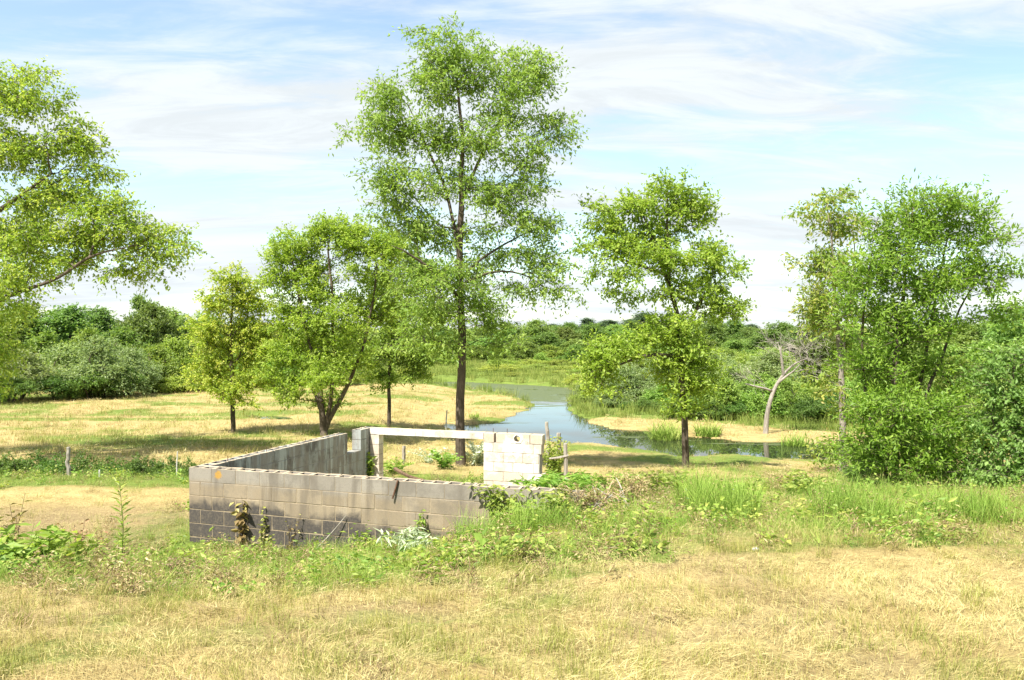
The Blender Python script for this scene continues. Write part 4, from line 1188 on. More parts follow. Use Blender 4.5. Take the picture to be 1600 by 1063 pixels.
row('marsh', 'marsh_shrub', 'low pale green shrub in the thicket right of the pond', 'shrub', 'pale shrubs in the right thicket',
    [(915, 46, 612, 60), (925, 55, 590, 70), (905, 60, 585, 60), (960, 62, 570, 80), (1010, 66, 562, 80), (1060, 68, 556, 80), (1110, 70, 550, 90), (1160, 68, 552, 90), (1220, 70, 550, 90), (1270, 66, 555, 100), (1080, 80, 545, 90), (1140, 84, 540, 90), (1010, 84, 548, 90), (960, 78, 556, 80), (1200, 82, 540, 90), (905, 74, 575, 60)])
# far right, behind and beyond the ash clump
row('broad', 'broadleaf_tree', 'green tree in the wood behind the ash clump at the right', 'tree', 'trees behind the ash clump',
    [(1280, 44, 445, 80), (1560, 62, 492, 110), (1510, 66, 505, 110), (1600, 58, 478, 120), (1450, 70, 505, 110), (1390, 76, 508, 110), (1680, 56, 470, 140), (1545, 80, 498, 90)])
row('bush', 'leafy_shrub', 'green shrub in the thicket between the ash clump and the far wood', 'shrub', 'thicket shrubs at the right',
    [(1360, 38, 575, 100), (1430, 40, 565, 100), (1500, 42, 560, 110), (1560, 40, 560, 110), (1620, 38, 550, 120), (1400, 30, 620, 90), (1470, 29, 620, 90), (1530, 28, 618, 100), (1590, 27, 612, 110), (1660, 30, 590, 130), (1540, 50, 535, 110), (1600, 48, 530, 110), (1480, 52, 540, 100)])
row('darkbush', 'low_bush', 'dark bush below the bank crest beside the ash clump', 'bush', 'dark bushes by the ash clump',
    [(1545, 15.6, 715, 90), (1350, 17, 712, 70), (1470, 16.5, 715, 90)])
# ditch on the left: a bramble hedge, its dark leaf colour standing in for tree shadow
row('darkbush', 'bramble', 'bramble clump in the ditch, shade put into its dark leaf colour', 'bramble', 'brambles in the ditch',
    [(-40, 19.3, 708, 110), (10, 19.0, 710, 100), (50, 19.5, 706, 95), (92, 19.1, 713, 95), (135, 19.5, 709, 95), (178, 19.1, 714, 95), (222, 19.4, 710, 95), (262, 19.1, 713, 85), (296, 19.5, 718, 55)])

# ------------------------------------------------------------------ grass: tufts scattered by geometry nodes
def blades(rng, n, R, lmin, lmax, w, lean, flat=0.0, curl=0.5, segs=2):
    V = []; T = []; tint = []; q = 0
    for i in range(n):
        a = rng.random() * 6.283; r = R * math.sqrt(rng.random())
        p = np.array([r * math.cos(a), r * math.sin(a), -0.01])
        az = rng.random() * 6.283
        ln = lmin + (lmax - lmin) * rng.random()
        tilt = (lean * rng.random()) if rng.random() > flat else (1.2 + 0.35 * rng.random())
        if tilt > 1.15: p[2] = 0.01 + rng.random() * 0.03; az = rng.normal() * 0.7
        s = np.array([-math.sin(az), math.cos(az), 0])
        ww = w * (0.6 + 0.8 * rng.random())
        tt = rng.random()
        for k in range(segs + 1):
            f = k / segs
            wk = ww * (1 - 0.8 * f) if k < segs else ww * 0.12
            V += [p + s * wk / 2, p - s * wk / 2]; tint += [tt, tt]
            ang = tilt + curl * f * (1.1 if tilt < 1.1 else 0.15)
            p = p + np.array([math.cos(az) * math.sin(ang), math.sin(az) * math.sin(ang), math.cos(ang)]) * ln / segs
        for k in range(segs):
            b_ = q + 2 * k
            T.append([b_, b_ + 1, b_ + 3, b_ + 2])
        q += 2 * (segs + 1)
    return np.array(V), np.array(T), np.array(tint)
def leafweed(rng, n, h, ll, lw):
    """broad-leaved weed: stems with leaves"""
    P, D, acc = [], [], Acc()
    for i in range(n):
        a = rng.random() * 6.283; r = 0.12 * math.sqrt(rng.random())
        b_ = np.array([r * math.cos(a), r * math.sin(a), -0.02])
        d = unit(np.array([rng.normal() * 0.35, rng.normal() * 0.35, 1.0])); hh = h * (0.5 + 0.7 * rng.random())
        for k in range(7):
            f = (k + 1) / 7
            az = k * 2.4 + rng.random()
            P.append(b_ + d * hh * f); D.append([math.cos(az), math.sin(az), 0.35 * rng.random()])
        acc.tube([b_, b_ + d * hh], [0.003, 0.002], 3)
    n_ = len(P)
    rr_ = rng.random(n_)
    me = leaf_mesh('weed', np.array(P), np.array(D), ll, lw, rr_, rng)
    return me
STRAW = grass_mat('straw_blades', [(0.05, (0.20, 0.13, 0.06)), (0.25, (0.355, 0.27, 0.112)), (0.5, (0.455, 0.38, 0.16)), (0.75, (0.525, 0.455, 0.215)), (0.97, (0.41, 0.375, 0.125))], 0.6, 0.2)
OLIVE = grass_mat('dry_green_blades', [(0.05, (0.42, 0.34, 0.12)), (0.35, (0.36, 0.335, 0.09)), (0.6, (0.25, 0.28, 0.06)), (0.95, (0.38, 0.375, 0.115))], 0.8, 0.3)
GREEN = grass_mat('green_blades', [(0.05, (0.11, 0.19, 0.025)), (0.4, (0.205, 0.325, 0.045)), (0.7, (0.315, 0.42, 0.08)), (0.95, (0.48, 0.48, 0.15))], 0.8, 0.35)
WEED = leaf_mat('weed_leaf', (0.12, 0.20, 0.032), (0.245, 0.345, 0.058), (0.43, 0.46, 0.12), 0.42, 0.02, 0.2)
DEADW = leaf_mat('dead_weed', (0.14, 0.095, 0.045), (0.29, 0.215, 0.105), (0.45, 0.37, 0.19), 0.2, 0.0, 0.2)
def tuft_collection(name, specs, mat):
    col = bpy.data.collections.new(name)
    for i, sp_ in enumerate(specs):
        if isinstance(sp_, bpy.types.Mesh): me = sp_
        else:
            V, T, ti = blades(np.random.default_rng(900 + i + len(name)), *sp_)
            me = mesh_np(name, V, [T], {'tint': ('FLOAT', ti)})
        me.materials.clear(); me.materials.append(mat)
        o = bpy.data.objects.new(name + '_tuft', me)
        col.objects.link(o)
    return col
def scatter(name, label, cat, col, P, scl, tiltmax=0.15, seed=1, flow=False):
    rng = np.random.default_rng(seed)
    n = len(P)
    rot = np.stack([rng.normal(size=n) * tiltmax, rng.normal(size=n) * tiltmax, rng.random(n) * 6.283], 1)
    if flow: rot[:, 2] = fbm(P[:, 0] * 0.8, P[:, 1] * 0.8, 3) * 14 + rng.normal(size=n) * 0.5
    me = mesh_np(name, P, [], {'rot': ('FLOAT_VECTOR', rot), 'scl': ('FLOAT', scl), 'pick': ('INT', rng.integers(0, len(col.objects), n).astype(np.int32))})
    o = obj(name, me)
    tag(o, label, cat, kind='stuff')
    ng = bpy.data.node_groups.new(name, 'GeometryNodeTree')
    ng.interface.new_socket('Geometry', in_out='INPUT', socket_type='NodeSocketGeometry')
    ng.interface.new_socket('Geometry', in_out='OUTPUT', socket_type='NodeSocketGeometry')
    gi = ng.nodes.new('NodeGroupInput'); go = ng.nodes.new('NodeGroupOutput')
    ci = ng.nodes.new('GeometryNodeCollectionInfo'); ci.inputs['Collection'].default_value = col
    ci.inputs['Separate Children'].default_value = True; ci.inputs['Reset Children'].default_value = True
    ip = ng.nodes.new('GeometryNodeInstanceOnPoints'); ip.inputs['Pick Instance'].default_value = True
    def na(nm, dt):
        q = ng.nodes.new('GeometryNodeInputNamedAttribute'); q.data_type = dt; q.inputs['Name'].default_value = nm
        return q.outputs['Attribute']
    ng.links.new(gi.outputs[0], ip.inputs['Points'])
    ng.links.new(ci.outputs[0], ip.inputs['Instance'])
    ng.links.new(na('pick', 'INT'), ip.inputs['Instance Index'])
    ng.links.new(na('rot', 'FLOAT_VECTOR'), ip.inputs['Rotation'])
    ng.links.new(na('scl', 'FLOAT'), ip.inputs['Scale'])
    ng.links.new(ip.outputs[0], go.inputs[0])
    md = o.modifiers.new('scatter', 'NODES'); md.node_group = ng
    return o
GR = np.random.default_rng(2024)
def spread(y0, y1, dens, margin=1.6, side=0.70):
    """random ground points between depths y0 and y1, dens per square metre near y0 falling off with distance"""
    out_ = []
    ys_ = np.geomspace(y0, y1, 14)
    for a, b in zip(ys_[:-1], ys_[1:]):
        hw = side * b + margin
        n = int(2 * hw * (b - a) * dens * (y0 / a) ** 1.35)
        out_.append(np.stack([(GR.random(n) * 2 - 1) * hw, a + (b - a) * GR.random(n)], 1))
    P = np.concatenate(out_)
    u, v = room_uv(P[:, 0], P[:, 1])
    wall = ((v > -0.04) & (v < 0.24) & (u > -0.05) & (u < 6.15)) | ((u > -0.05) & (u < 0.24) & (v > 0) & (v < 5.4)) | ((v > 5.05) & (v < 5.35) & (u > 2.65) & (u < 3.95))
    P = P[~wall]
    z = terrain(P[:, 0], P[:, 1])
    ok = (z > 0.02) & (polydist(P[:, 0], P[:, 1], PUDDLE) > 0.1)
    return np.column_stack([P, z])[ok]
def choose(P, prob): return P[GR.random(len(P)) < prob]
# straw stubble and lying clippings
col_straw = tuft_collection('straw', [(44, .12, .02, .055, .0024, .7, .30), (40, .13, .02, .06, .0023, .9, .45), (34, .13, .03, .075, .0023, .9, .8), (46, .10, .02, .05, .0024, .6, .2)], STRAW)
P = spread(2.2, 20, 330); g_ = greenness(P[:, 0], P[:, 1]); s_ = soil(P[:, 0], P[:, 1])
Pn = choose(P, (1.0 - 0.75 * g_) * (1 - 0.7 * s_))
scatter('straw_grass', 'short dry straw stubble and clippings covering the mown bank', 'grass', col_straw, Pn, 0.75 + 0.6 * GR.random(len(Pn)) + 0.02 * Pn[:, 1], seed=3, flow=True)
col_olive = tuft_collection('olive', [(22, .07, .035, .10, .0026, .5, 0.0), (18, .06, .05, .14, .0026, .5, 0.0), (22, .10, .03, .08, .0027, .6, .1)], OLIVE)
P = spread(2.2, 20, 230); g_ = greenness(P[:, 0], P[:, 1]); s_ = soil(P[:, 0], P[:, 1])
Pn = choose(P, np.clip(0.24 + 1.2 * g_, 0, 1) * (1 - 0.7 * s_) * np.where(vnoise(P[:, 0] * 2.2, P[:, 1] * 2.2) > 0.33, 1, .25))
scatter('stubble_grass', 'yellow-green grass shoots standing in the dry stubble', 'grass', col_olive, Pn, 0.7 + 0.6 * GR.random(len(Pn)) + 0.02 * Pn[:, 1], seed=4)
P = spread(2.6, 14, 26)
Pn = choose(P, 0.9 * (fbm(P[:, 0] * 1.1 + 9, P[:, 1] * 1.1, 3) > 0.50) * (1 - 0.8 * soil(P[:, 0], P[:, 1])))
col_tuft = tuft_collection('tuft', [(60, .075, .06, .17, .0028, .55, .0), (46, .06, .08, .2, .0028, .6, .05), (54, .10, .05, .14, .0028, .7, .1)], OLIVE)
scatter('grass_tufts', 'denser yellow-green grass tufts dotted over the mown bank', 'grass', col_tuft, Pn, 0.6 + 0.6 * GR.random(len(Pn)), seed=14)
col_brown = tuft_collection('brown', [(30, .10, .04, .12, .004, .9, .7), (24, .12, .05, .14, .005, .9, .9)], DEADW)
P = spread(2.6, 14, 22)
Pn = choose(P, 0.8 * (fbm(P[:, 0] * 0.9 + 77, P[:, 1] * 0.9, 4) > 0.54))
scatter('brown_litter', 'brown withered stalks and litter lying on the mown bank', 'grass', col_brown, Pn, 0.6 + 0.6 * GR.random(len(Pn)), seed=15)
# longer green grass of the weedy strip
col_green = tuft_collection('green', [(26, .09, .12, .30, .0045, .75, .05), (24, .08, .16, .38, .0045, .9, .1), (28, .12, .08, .2, .0045, .8, .15)], GREEN)
P = spread(4.0, 22, 150); g_ = greenness(P[:, 0], P[:, 1])
inb = (P[:, 1] > 5.6)
Pn = choose(P, np.clip((g_ - 0.40) * 2.2, 0, 0.95) * inb * np.clip(0.2 + 1.8 * (fbm(P[:, 0] * 0.9, P[:, 1] * 0.9, 3) - 0.30), 0.05, 1))
scatter('green_grass', 'longer green grass of the weedy strip along the bank', 'grass', col_green, Pn, 0.40 + 0.65 * GR.random(len(Pn)), 0.3, seed=5)
wr = np.random.default_rng(55)
col_weed = tuft_collection('weed', [leafweed(wr, 7, .24, .055, .028), leafweed(wr, 9, .17, .048, .026), leafweed(wr, 5, .32, .07, .022), leafweed(wr, 8, .20, .042, .032), leafweed(wr, 3, .16, .085, .055)], WEED)
P = spread(5.6, 22, 46); g_ = greenness(P[:, 0], P[:, 1])
Pn = choose(P, np.clip((g_ - 0.45) * 1.7, 0, 0.9) * np.clip(0.1 + 2.2 * (fbm(P[:, 0] * 0.7 + 40, P[:, 1] * 0.7, 3) - 0.40), 0.03, 1))
scatter('weeds', 'broad leaved green weeds among the grass of the bank', 'weeds', col_weed, Pn, 0.5 + 0.8 * GR.random(len(Pn)), 0.25, seed=6)
col_dead = tuft_collection('dead', [leafweed(wr, 9, .20, .045, .011), leafweed(wr, 12, .15, .05, .009), leafweed(wr, 8, .28, .035, .012)], DEADW)
Pn = choose(P, 0.26 * (g_ > 0.4) + 0.30 * ((P[:, 0] < -2.5) & (P[:, 1] < 11.8) & (P[:, 1] > 7.6)) + 0.35 * ((np.abs(P[:, 0] - 1.6) < 1.3) & (np.abs(P[:, 1] - 10) < 1.6)))
scatter('dead_weeds', 'withered brown weeds lying in the weedy strip', 'weeds', col_dead, Pn, 0.6 + 0.7 * GR.random(len(Pn)), 0.6, seed=7)
# the field and the far banks
col_fs = tuft_collection('field_straw', [(30, .32, .06, .16, .012, .9, .55), (26, .36, .08, .2, .012, .9, .8), (30, .3, .05, .13, .012, .7, .3)], STRAW)
P = spread(20, 62, 11, 4); g_ = greenness(P[:, 0], P[:, 1])
Pn = choose(P, 1.0 - 0.85 * g_)
scatter('hay_stubble', 'cut hay lying on the field between the trees and the pond', 'grass', col_fs, Pn, (0.7 + 0.5 * GR.random(len(Pn)) + 0.006 * Pn[:, 1]) * np.where((Pn[:, 0] > -1) & (Pn[:, 1] < 31), 0.45, 1.0), seed=8)
col_fg = tuft_collection('field_green', [(26, .26, .10, .26, .013, .5, .05), (22, .22, .12, .32, .013, .6, .05)], OLIVE)
P = spread(20, 62, 9, 4); g_ = greenness(P[:, 0], P[:, 1])
Pn = choose(P, np.clip(g_ * 1.2, 0.12, 1) * (g_ < 0.9))
scatter('field_grass', 'yellow-green regrowth between the swaths of the mown field', 'grass', col_fg, Pn, (0.5 + 0.5 * GR.random(len(Pn))) * np.where((Pn[:, 0] > -1) & (Pn[:, 1] < 31), 0.45, 1.0), seed=9)
SEDGE = grass_mat('sedge_blades', [(0.05, (0.11, 0.15, 0.03)), (0.4, (0.19, 0.25, 0.045)), (0.7, (0.29, 0.33, 0.075)), (0.95, (0.42, 0.40, 0.13))], 0.25, 0.3)
col_sedge = tuft_collection('sedge', [(30, .25, .30, .7, .02, .5, .0), (30, .3, .25, .6, .02, .7, .0)], SEDGE)
P = spread(27, 95, 5, 5); g_ = greenness(P[:, 0], P[:, 1])
Pn = choose(P, (g_ > 0.9) * 0.9)
scatter('sedge', 'tall green sedge along the pond and the far banks', 'sedge', col_sedge, Pn, 0.55 + 0.5 * GR.random(len(Pn)) + 0.004 * Pn[:, 1], seed=10)

# ------------------------------------------------------------------ posts, stakes, poles
WOODG = bark_mat('weathered_wood', (0.20, 0.175, 0.145), (0.36, 0.33, 0.285), 6)
WOODB = bark_mat('brown_wood', (0.07, 0.045, 0.027), (0.14, 0.09, 0.055), 6)
RUST = plain_mat('rusty_steel', (0.07, 0.04, 0.028), (0.16, 0.085, 0.05), 40, 0.8)
PALEW = plain_mat('pale_stake', (0.42, 0.40, 0.36), (0.56, 0.53, 0.48), 20)
def post(name, label, cat, foot, pts, rad, mat, sides=7, cap=True, group=None):
    """upright piece: pts are offsets from the foot"""
    root_z = tz(foot[0], foot[1])
    pts = np.array([(0, 0, -0.25)] + list(pts), float)
    rad = np.array([rad[0]] + list(rad))
    # resample with slight unevenness and close the top
    d = np.concatenate([[0], np.cumsum(np.linalg.norm(np.diff(pts, axis=0), axis=1))])
    tt = np.linspace(0, d[-1], 14)
    P = np.stack([np.interp(tt, d, pts[:, k]) for k in range(3)], 1)
    P[1:-1, :2] += (np.random.default_rng(int(abs(foot[0]) * 977) % 9999).random((12, 2)) - 0.5) * rad[0] * 0.35
    R = np.interp(tt, d, rad)
    V, Q = tube(P, R, sides)
    V = np.concatenate([V, [P[-1] + np.array([0, 0, R[-1] * 0.15])]])
    n = len(P)
    T = np.array([[(n - 1) * sides + i, (n - 1) * sides + (i + 1) % sides, len(V) - 1] for i in range(sides)])
    me = mesh_np(name, V, [Q, T], smooth=False)
    o = obj(name, me, mat, None, (foot[0], foot[1], root_z))
    tag(o, label, cat, group)
    return o
def P2(px, py, Z): q = pix(px, py, Z); return q
def up_to(px, Z, py): return CZ - (py - HZ) / F * Z - tz((px - CX) / F * Z, Z)
h = up_to(105, 18.2, 699)
post('fence_post', 'crooked weathered fence post in front of the dark ditch brambles', 'fence post', ground_at(107, 18.2), [(-.01, 0, .15), (-.05, 0, h * .45), (-.015, 0, h * .6), (-.02, 0, h)], [.045, .045, .04, .04], WOODG)
h = up_to(153, 18.0, 735)
post('short_stake', 'short pale stake in the grass right of the crooked fence post', 'stake', ground_at(154, 18.0), [(0, 0, h * .5), (0, 0, h)], [.022, .02], PALEW, 5)
h = up_to(276, 18.4, 706)
post('thin_stake', 'thin pale stake beside the front corner of the ruin, before the ditch', 'stake', ground_at(275, 18.4), [(0, 0, h * .5), (.02, 0, h)], [.016, .014], PALEW, 5)
h = up_to(630, 20.4, 697)
post('fence_post', 'square grey fence post seen through the opening of the ruin', 'fence post', ground_at(631, 20.4), [(0, 0, h * .5), (0, 0, h)], [.045, .042], WOODG, 4)
h = up_to(698, 33, 641)
post('water_stake', 'thin pale stake at the water edge left of the tallest tree', 'stake', ground_at(697, 33), [(0, 0, h * .5), (.04, 0, h)], [.03, .022], PALEW, 5)
h = up_to(883, 17.6, 693)
fp = ground_at(884, 17.6)
root = thing('fence_remnant', 'short grey fence post with a broken rail right of the white pier', 'fence post', tuple(fp))
a_ = Acc(); a_.tube([(0, 0, -.2), (0.004, 0, h * .5), (-.01, 0, h * .98), (-.01, 0, h)], [.048, .047, .045, .02], 6)
obj('post', a_.mesh('post', False), WOODG, root)
a_ = Acc(); a_.tube([(.06, -.03, h * .66), (-.15, -.04, h * .6), (-.36, -.05, h * .57)], [.026, .027, .02], 5)
obj('rail', a_.mesh('rail', False), WOODG, root)
h = up_to(872, 18.6, 677)
post('fence_post', 'taller grey fence post overgrown with vines behind the white pier', 'fence post', ground_at(873, 18.6), [(0.01, 0, h * .5), (0, 0, h)], [.06, .05], WOODG)
h = up_to(854, 20.0, 660)
post('fence_post', 'tall thin weathered post rising just right of the white pier, before the pond', 'fence post', ground_at(856, 20.0), [(0.01, 0, h * .5), (-.03, 0, h)], [.05, .042], WOODG)
h = up_to(1073, 9.6, 764)
post('metal_rod', 'short blue-grey metal rod sticking out of the tall grass on the bank', 'rod', ground_at(1077, 9.6), [(-.01, 0, h * .5), (-.035, 0, h)], [.016, .014], plain_mat('grey_steel', (0.20, 0.22, 0.25), (0.32, 0.34, 0.37), 30, 0.5), 6)
# timber pole leaning inside the ruin and dark stick against the front wall
def stick(name, label, cat, a, b, r0, r1, mat, bend=0.0, sides=6, parent=None):
    a = np.array(a, float); b = np.array(b, float)
    t_ = np.linspace(0, 1, 7)[:, None]
    P = a + (b - a) * t_ + np.array([0, 0, -1]) * bend * np.sin(math.pi * t_)
    V, Q = tube(P - a, np.linspace(r0, r1, 7), sides)
    n = 7
    V = np.concatenate([V, [P[0] - a, P[-1] - a]])
    T = np.array([[i, (i + 1) % sides, len(V) - 2] for i in range(sides)] + [[(n - 1) * sides + i, (n - 1) * sides + (i + 1) % sides, len(V) - 1] for i in range(sides)])
    o = obj(name, mesh_np(name, V, [Q, T]), mat, None, tuple(a))
    tag(o, label, cat)
    return o
a = P2(617, 733, 14.2); a[2] = max(a[2], tz(a[0], a[1]) + 0.10)
b = P2(662, 752, 12.6)
stick('timber_pole', 'brown timber pole slanting down inside the ruin behind the front wall', 'pole', a, b, .035, .028, WOODB, 0.03)
def wall_pt(u, v, z): q = RC + RU * u + RV * v; return (q[0], q[1], z)
stick('dark_stick', 'short dark stick leaning against the outside of the front wall', 'stick', wall_pt(3.33, -0.035, 1.945), wall_pt(3.40, -0.012, 2.19), .014, .016, RUST, 0.004)
stick('bare_twig', 'bare grey twig leaning on the mouldy lower courses of the front wall', 'twig', wall_pt(2.22, -0.16, 1.2), wall_pt(2.62, -0.03, 1.66), .010, .006, WOODG, 0.02)
for k, (u, v, lab) in enumerate(((2.86, BV + .1, 'thin rusty rod standing on the white pier near the beam'), (3.15, BV + .1, 'thin rusty rod standing on the white pier near the round hole'),
                            (.1, .75, 'thin rusty anchor rod on the side wall near the front corner'), (.1, 2.9, 'thin rusty anchor rod on the side wall at mid length'), (.1, 4.95, 'thin rusty anchor rod on the side wall stub beyond the notch'), (.1, 1.75, 'thin rusty anchor rod on the side wall, second from the front'))):
    q = wall_pt(u, v, WALL_TOP - .12)
    stick('anchor_rod', lab, 'rod', q, (q[0] + .004, q[1], WALL_TOP + (0.06 if k > 1 else .085)), .006, .006, RUST, 0)

# ------------------------------------------------------------------ single plants
def leaf_plant(name, label, cat, foot, stems, mat, ll, lw, per, seed, stem_r=.005, droop=0.2, spread_=0.8, two=True, stemmat=None, up=0.8, absz=None):
    """stems: list of lists of points relative to the foot; leaves in alternate ranks along each"""
    rng = np.random.default_rng(seed)
    fz = tz(foot[0], foot[1]) if absz is None else absz
    root = thing(name, label, cat, (foot[0], foot[1], fz))
    acc = Acc(); P = []; D = []; ti = []
    for st in stems:
        st = np.array(st, float)
        d = np.concatenate([[0], np.cumsum(np.linalg.norm(np.diff(st, axis=0), axis=1))])
        tt = np.linspace(0, d[-1], 9)
        Q = np.stack([np.interp(tt, d, st[:, k]) for k in range(3)], 1)
        acc.tube(Q, np.linspace(stem_r, stem_r * .4, 9), 4)
        n = max(3, int(per * d[-1]))
        for k in range(n):
            f = 0.12 + 0.88 * (k + rng.random() * .5) / n
            p = np.array([np.interp(f * d[-1], d, st[:, q]) for q in range(3)])
            az = k * 2.4 + rng.random() * .6
            P.append(p); D.append([math.cos(az) * spread_, math.sin(az) * spread_, 0.4 - droop * 2 * rng.random()]); ti.append(0.2 + 0.5 * rng.random() + 0.3 * f)
    obj('stem', acc.mesh('stem'), stemmat or mat, root)
    obj('leaves', leaf_mesh('leaves', np.array(P), np.array(D), ll, lw, np.clip(np.array(ti), 0, 1), rng, up), mat, root)
    return root
rg = np.random.default_rng(66)
def fan_stems(n, h, sp_, rng, sag=0.1):
    out_ = []
    for i in range(n):
        a = rng.random() * 6.283; r = sp_ * (0.3 + 0.7 * rng.random()); hh = h * (0.6 + 0.5 * rng.random())
        o_ = np.array([rng.normal() * .06, rng.normal() * .06, -.02])
        out_.append([o_, o_ + np.array([r * .4 * math.cos(a), r * .4 * math.sin(a), hh * .6]), o_ + np.array([r * math.cos(a), r * math.sin(a), hh - sag * r])])
    return out_
LP_GOLD = leaf_mat('goldenrod_leaf', (0.13, 0.205, 0.035), (0.23, 0.31, 0.055), (0.41, 0.42, 0.12), 0.4, 0, 0)
LP_SILV = leaf_mat('wilted_leaf', (0.20, 0.27, 0.15), (0.36, 0.43, 0.27), (0.55, 0.60, 0.43), 0.25, 0, 0)
LP_VINE = leaf_mat('vine_leaf', (0.11, 0.20, 0.03), (0.21, 0.32, 0.05), (0.37, 0.43, 0.10), 0.42, 0, 0)
LP_BROWN = leaf_mat('dry_vine_leaf', (0.12, 0.08, 0.04), (0.24, 0.17, 0.075), (0.40, 0.38, 0.12), 0.25, 0, 0)
LP_SUMAC = leaf_mat('sumac_leaf', (0.085, 0.19, 0.025), (0.17, 0.31, 0.045), (0.31, 0.43, 0.085), 0.42, 0, 0)
LP_WHITE = leaf_mat('white_flowers', (0.20, 0.30, 0.12), (0.45, 0.50, 0.36), (0.74, 0.76, 0.68), 0.3, 0, 0)
f = ground_at(188, 9.2)
h = up_to(188, 9.2, 755)
leaf_plant('goldenrod_stalk', 'single upright goldenrod stalk with narrow leaves left of the ruin', 'plant', f, [[(0, 0, -.02), (.02, 0, h * .5), (-.02, 0, h)]], LP_GOLD, .13, .028, 52, 1, .006, 0.0, .7)
f = ground_at(40, 7.6)
h_ = 0.42
leaf_plant('leafy_weed_clump', 'big bright leafy weed clump at the left edge of the bank', 'plant', f, fan_stems(26, .50, .42, rg), LP_VINE, .13, .06, 26, 2, .004)
f = ground_at(110, 8.4)
leaf_plant('broadleaf_weed', 'broad leaved pale green weed beside the left edge clump', 'plant', f, fan_stems(9, .36, .22, rg), LP_GOLD, .15, .075, 22, 3, .004)
f = ground_at(15, 9.4)
leaf_plant('tall_weed', 'tall ragged olive weed standing at the left edge', 'plant', f, fan_stems(7, .85, .22, rg), LP_BROWN, .10, .04, 30, 4, .005)
f = ground_at(640, 9.75)
leaf_plant('wilted_plant', 'wilted silvery green plant drooping at the foot of the front wall', 'plant', f, fan_stems(16, .36, .40, rg, .35), LP_SILV, .15, .032, 46, 5, .004, 0.9, .45)
f = ground_at(120, 9.6)
leaf_plant('russet_weed', 'withered russet weed with curled brown leaves left of the goldenrod', 'plant', f, fan_stems(9, .55, .35, rg), leaf_mat('russet_leaf', (0.14, 0.06, 0.03), (0.30, 0.15, 0.08), (0.42, 0.30, 0.16), .2, 0, 0), .07, .035, 24, 6, .004)
f = ground_at(272, 7.6)
leaf_plant('dead_weed_tuft', 'small reddish brown dead weed tuft on the straw before the ruin', 'plant', f, fan_stems(26, .17, .2, rg), leaf_mat('dead_red', (0.12, 0.07, 0.045), (0.25, 0.16, 0.10), (0.38, 0.27, 0.17), .2, 0, 0), .035, .015, 90, 7, .003)
# vines on the walls
def wall_vine(name, label, u0, v, ztop, zbot, n, mat, ll, lw, per, seed, width=.12):
    rng = np.random.default_rng(seed)
    q = wall_pt(u0, v, 0)
    sts = []
    for i in range(n):
        du = rng.normal() * width
        e = RU * du
        top = zbot + (ztop - zbot) * (0.55 + 0.45 * rng.random())
        mid_ = RU * (du * .4 + rng.normal() * .04)
        sts.append([(0, -.02, zbot - .1), (mid_[0], mid_[1] - .025, (zbot + top) / 2), (e[0], e[1] - .03, top)])
    root = leaf_plant(name, label, 'vine', (q[0], q[1]), sts, mat, ll, lw, per, seed, .004, .5, .8, absz=0.0)
    return root
wall_vine('dry_vine', 'half withered creeper with big drooping leaves on the front wall', .95, -.03, 2.02, 1.15, 5, LP_BROWN, .12, .065, 18, 11, .07)
wall_vine('small_vine', 'small yellowing creeper low on the front wall beside the withered one', 1.3, -.03, 1.72, 1.15, 4, leaf_mat('yellow_vine', (0.16, 0.16, 0.04), (0.30, 0.33, 0.07), (0.45, 0.45, 0.12), .3, 0, 0), .07, .04, 26, 12, .05)
wall_vine('twiggy_vine', 'thin twiggy creeper with few brown leaves on the front wall', 1.72, -.03, 1.7, 1.15, 5, LP_BROWN, .05, .025, 16, 13, .12)
wall_vine('bright_vine', 'bright green leafy sprig at the foot of the front wall', 2.95, -.12, 1.55, 1.2, 6, LP_VINE, .11, .065, 20, 14, .10)
wall_vine('pillar_vine', 'bright green creeper climbing the white pillar of the ruin', .19, BV - .06, 1.75, .95, 10, LP_VINE, .10, .07, 30, 15, .06)
wall_vine('slim_vine', 'slim yellow-green creeper on the front wall under the white pier', 3.75, -.05, 1.9, 1.4, 4, LP_VINE, .08, .035, 26, 16, .05)
wall_vine('crest_vine', 'leafy olive creeper spilling over the front wall right of the pier', 4.85, -.06, 2.32, 1.75, 14, LP_GOLD, .08, .045, 34, 17, .22)
f = ground_at(405, 10.2)
# sumac mass behind the right end of the front wall
for k, (px, Z, hh, lab) in enumerate(((836, 11.6, .55, 'feathery green sumac sapling in front of the white pier'), (878, 12.0, .50, 'feathery green sumac sapling between the pier and the brush pile'),
                                      (925, 12.6, .42, 'low feathery sumac behind the brush pile'))):
    leaf_plant('sumac_sapling', lab, 'sapling', ground_at(px, Z), fan_stems(16, hh, .55, rg, .2), LP_SUMAC, .15, .034, 62, 20 + k, .005, .45, .9)
leaf_plant('flowering_shrub', 'white flowering low shrub right of the tallest trunk seen through the opening', 'shrub', ground_at(745, 20.6), fan_stems(30, .62, .62, rg, .1), LP_WHITE, .07, .045, 50, 30, .004, .2, .8)
leaf_plant('flowering_shrub', 'pale flowering low shrub left of the tallest trunk seen through the opening', 'shrub', ground_at(672, 20.6), fan_stems(18, .42, .7, rg, .1), LP_WHITE, .06, .03, 40, 31, .004, .2, .8)
leaf_plant('green_weed', 'leafy green weed at the foot of the tallest trunk', 'plant', ground_at(694, 19.4), fan_stems(22, .5, .5, rg, .1), LP_SUMAC, .09, .05, 36, 32, .004, .2, .8)
leaf_plant('green_weed', 'leafy green weed inside the opening near the white pillar', 'plant', ground_at(618, 18.6), fan_stems(24, .36, .6, rg, .1), LP_VINE, .09, .05, 34, 33, .004, .2, .8)
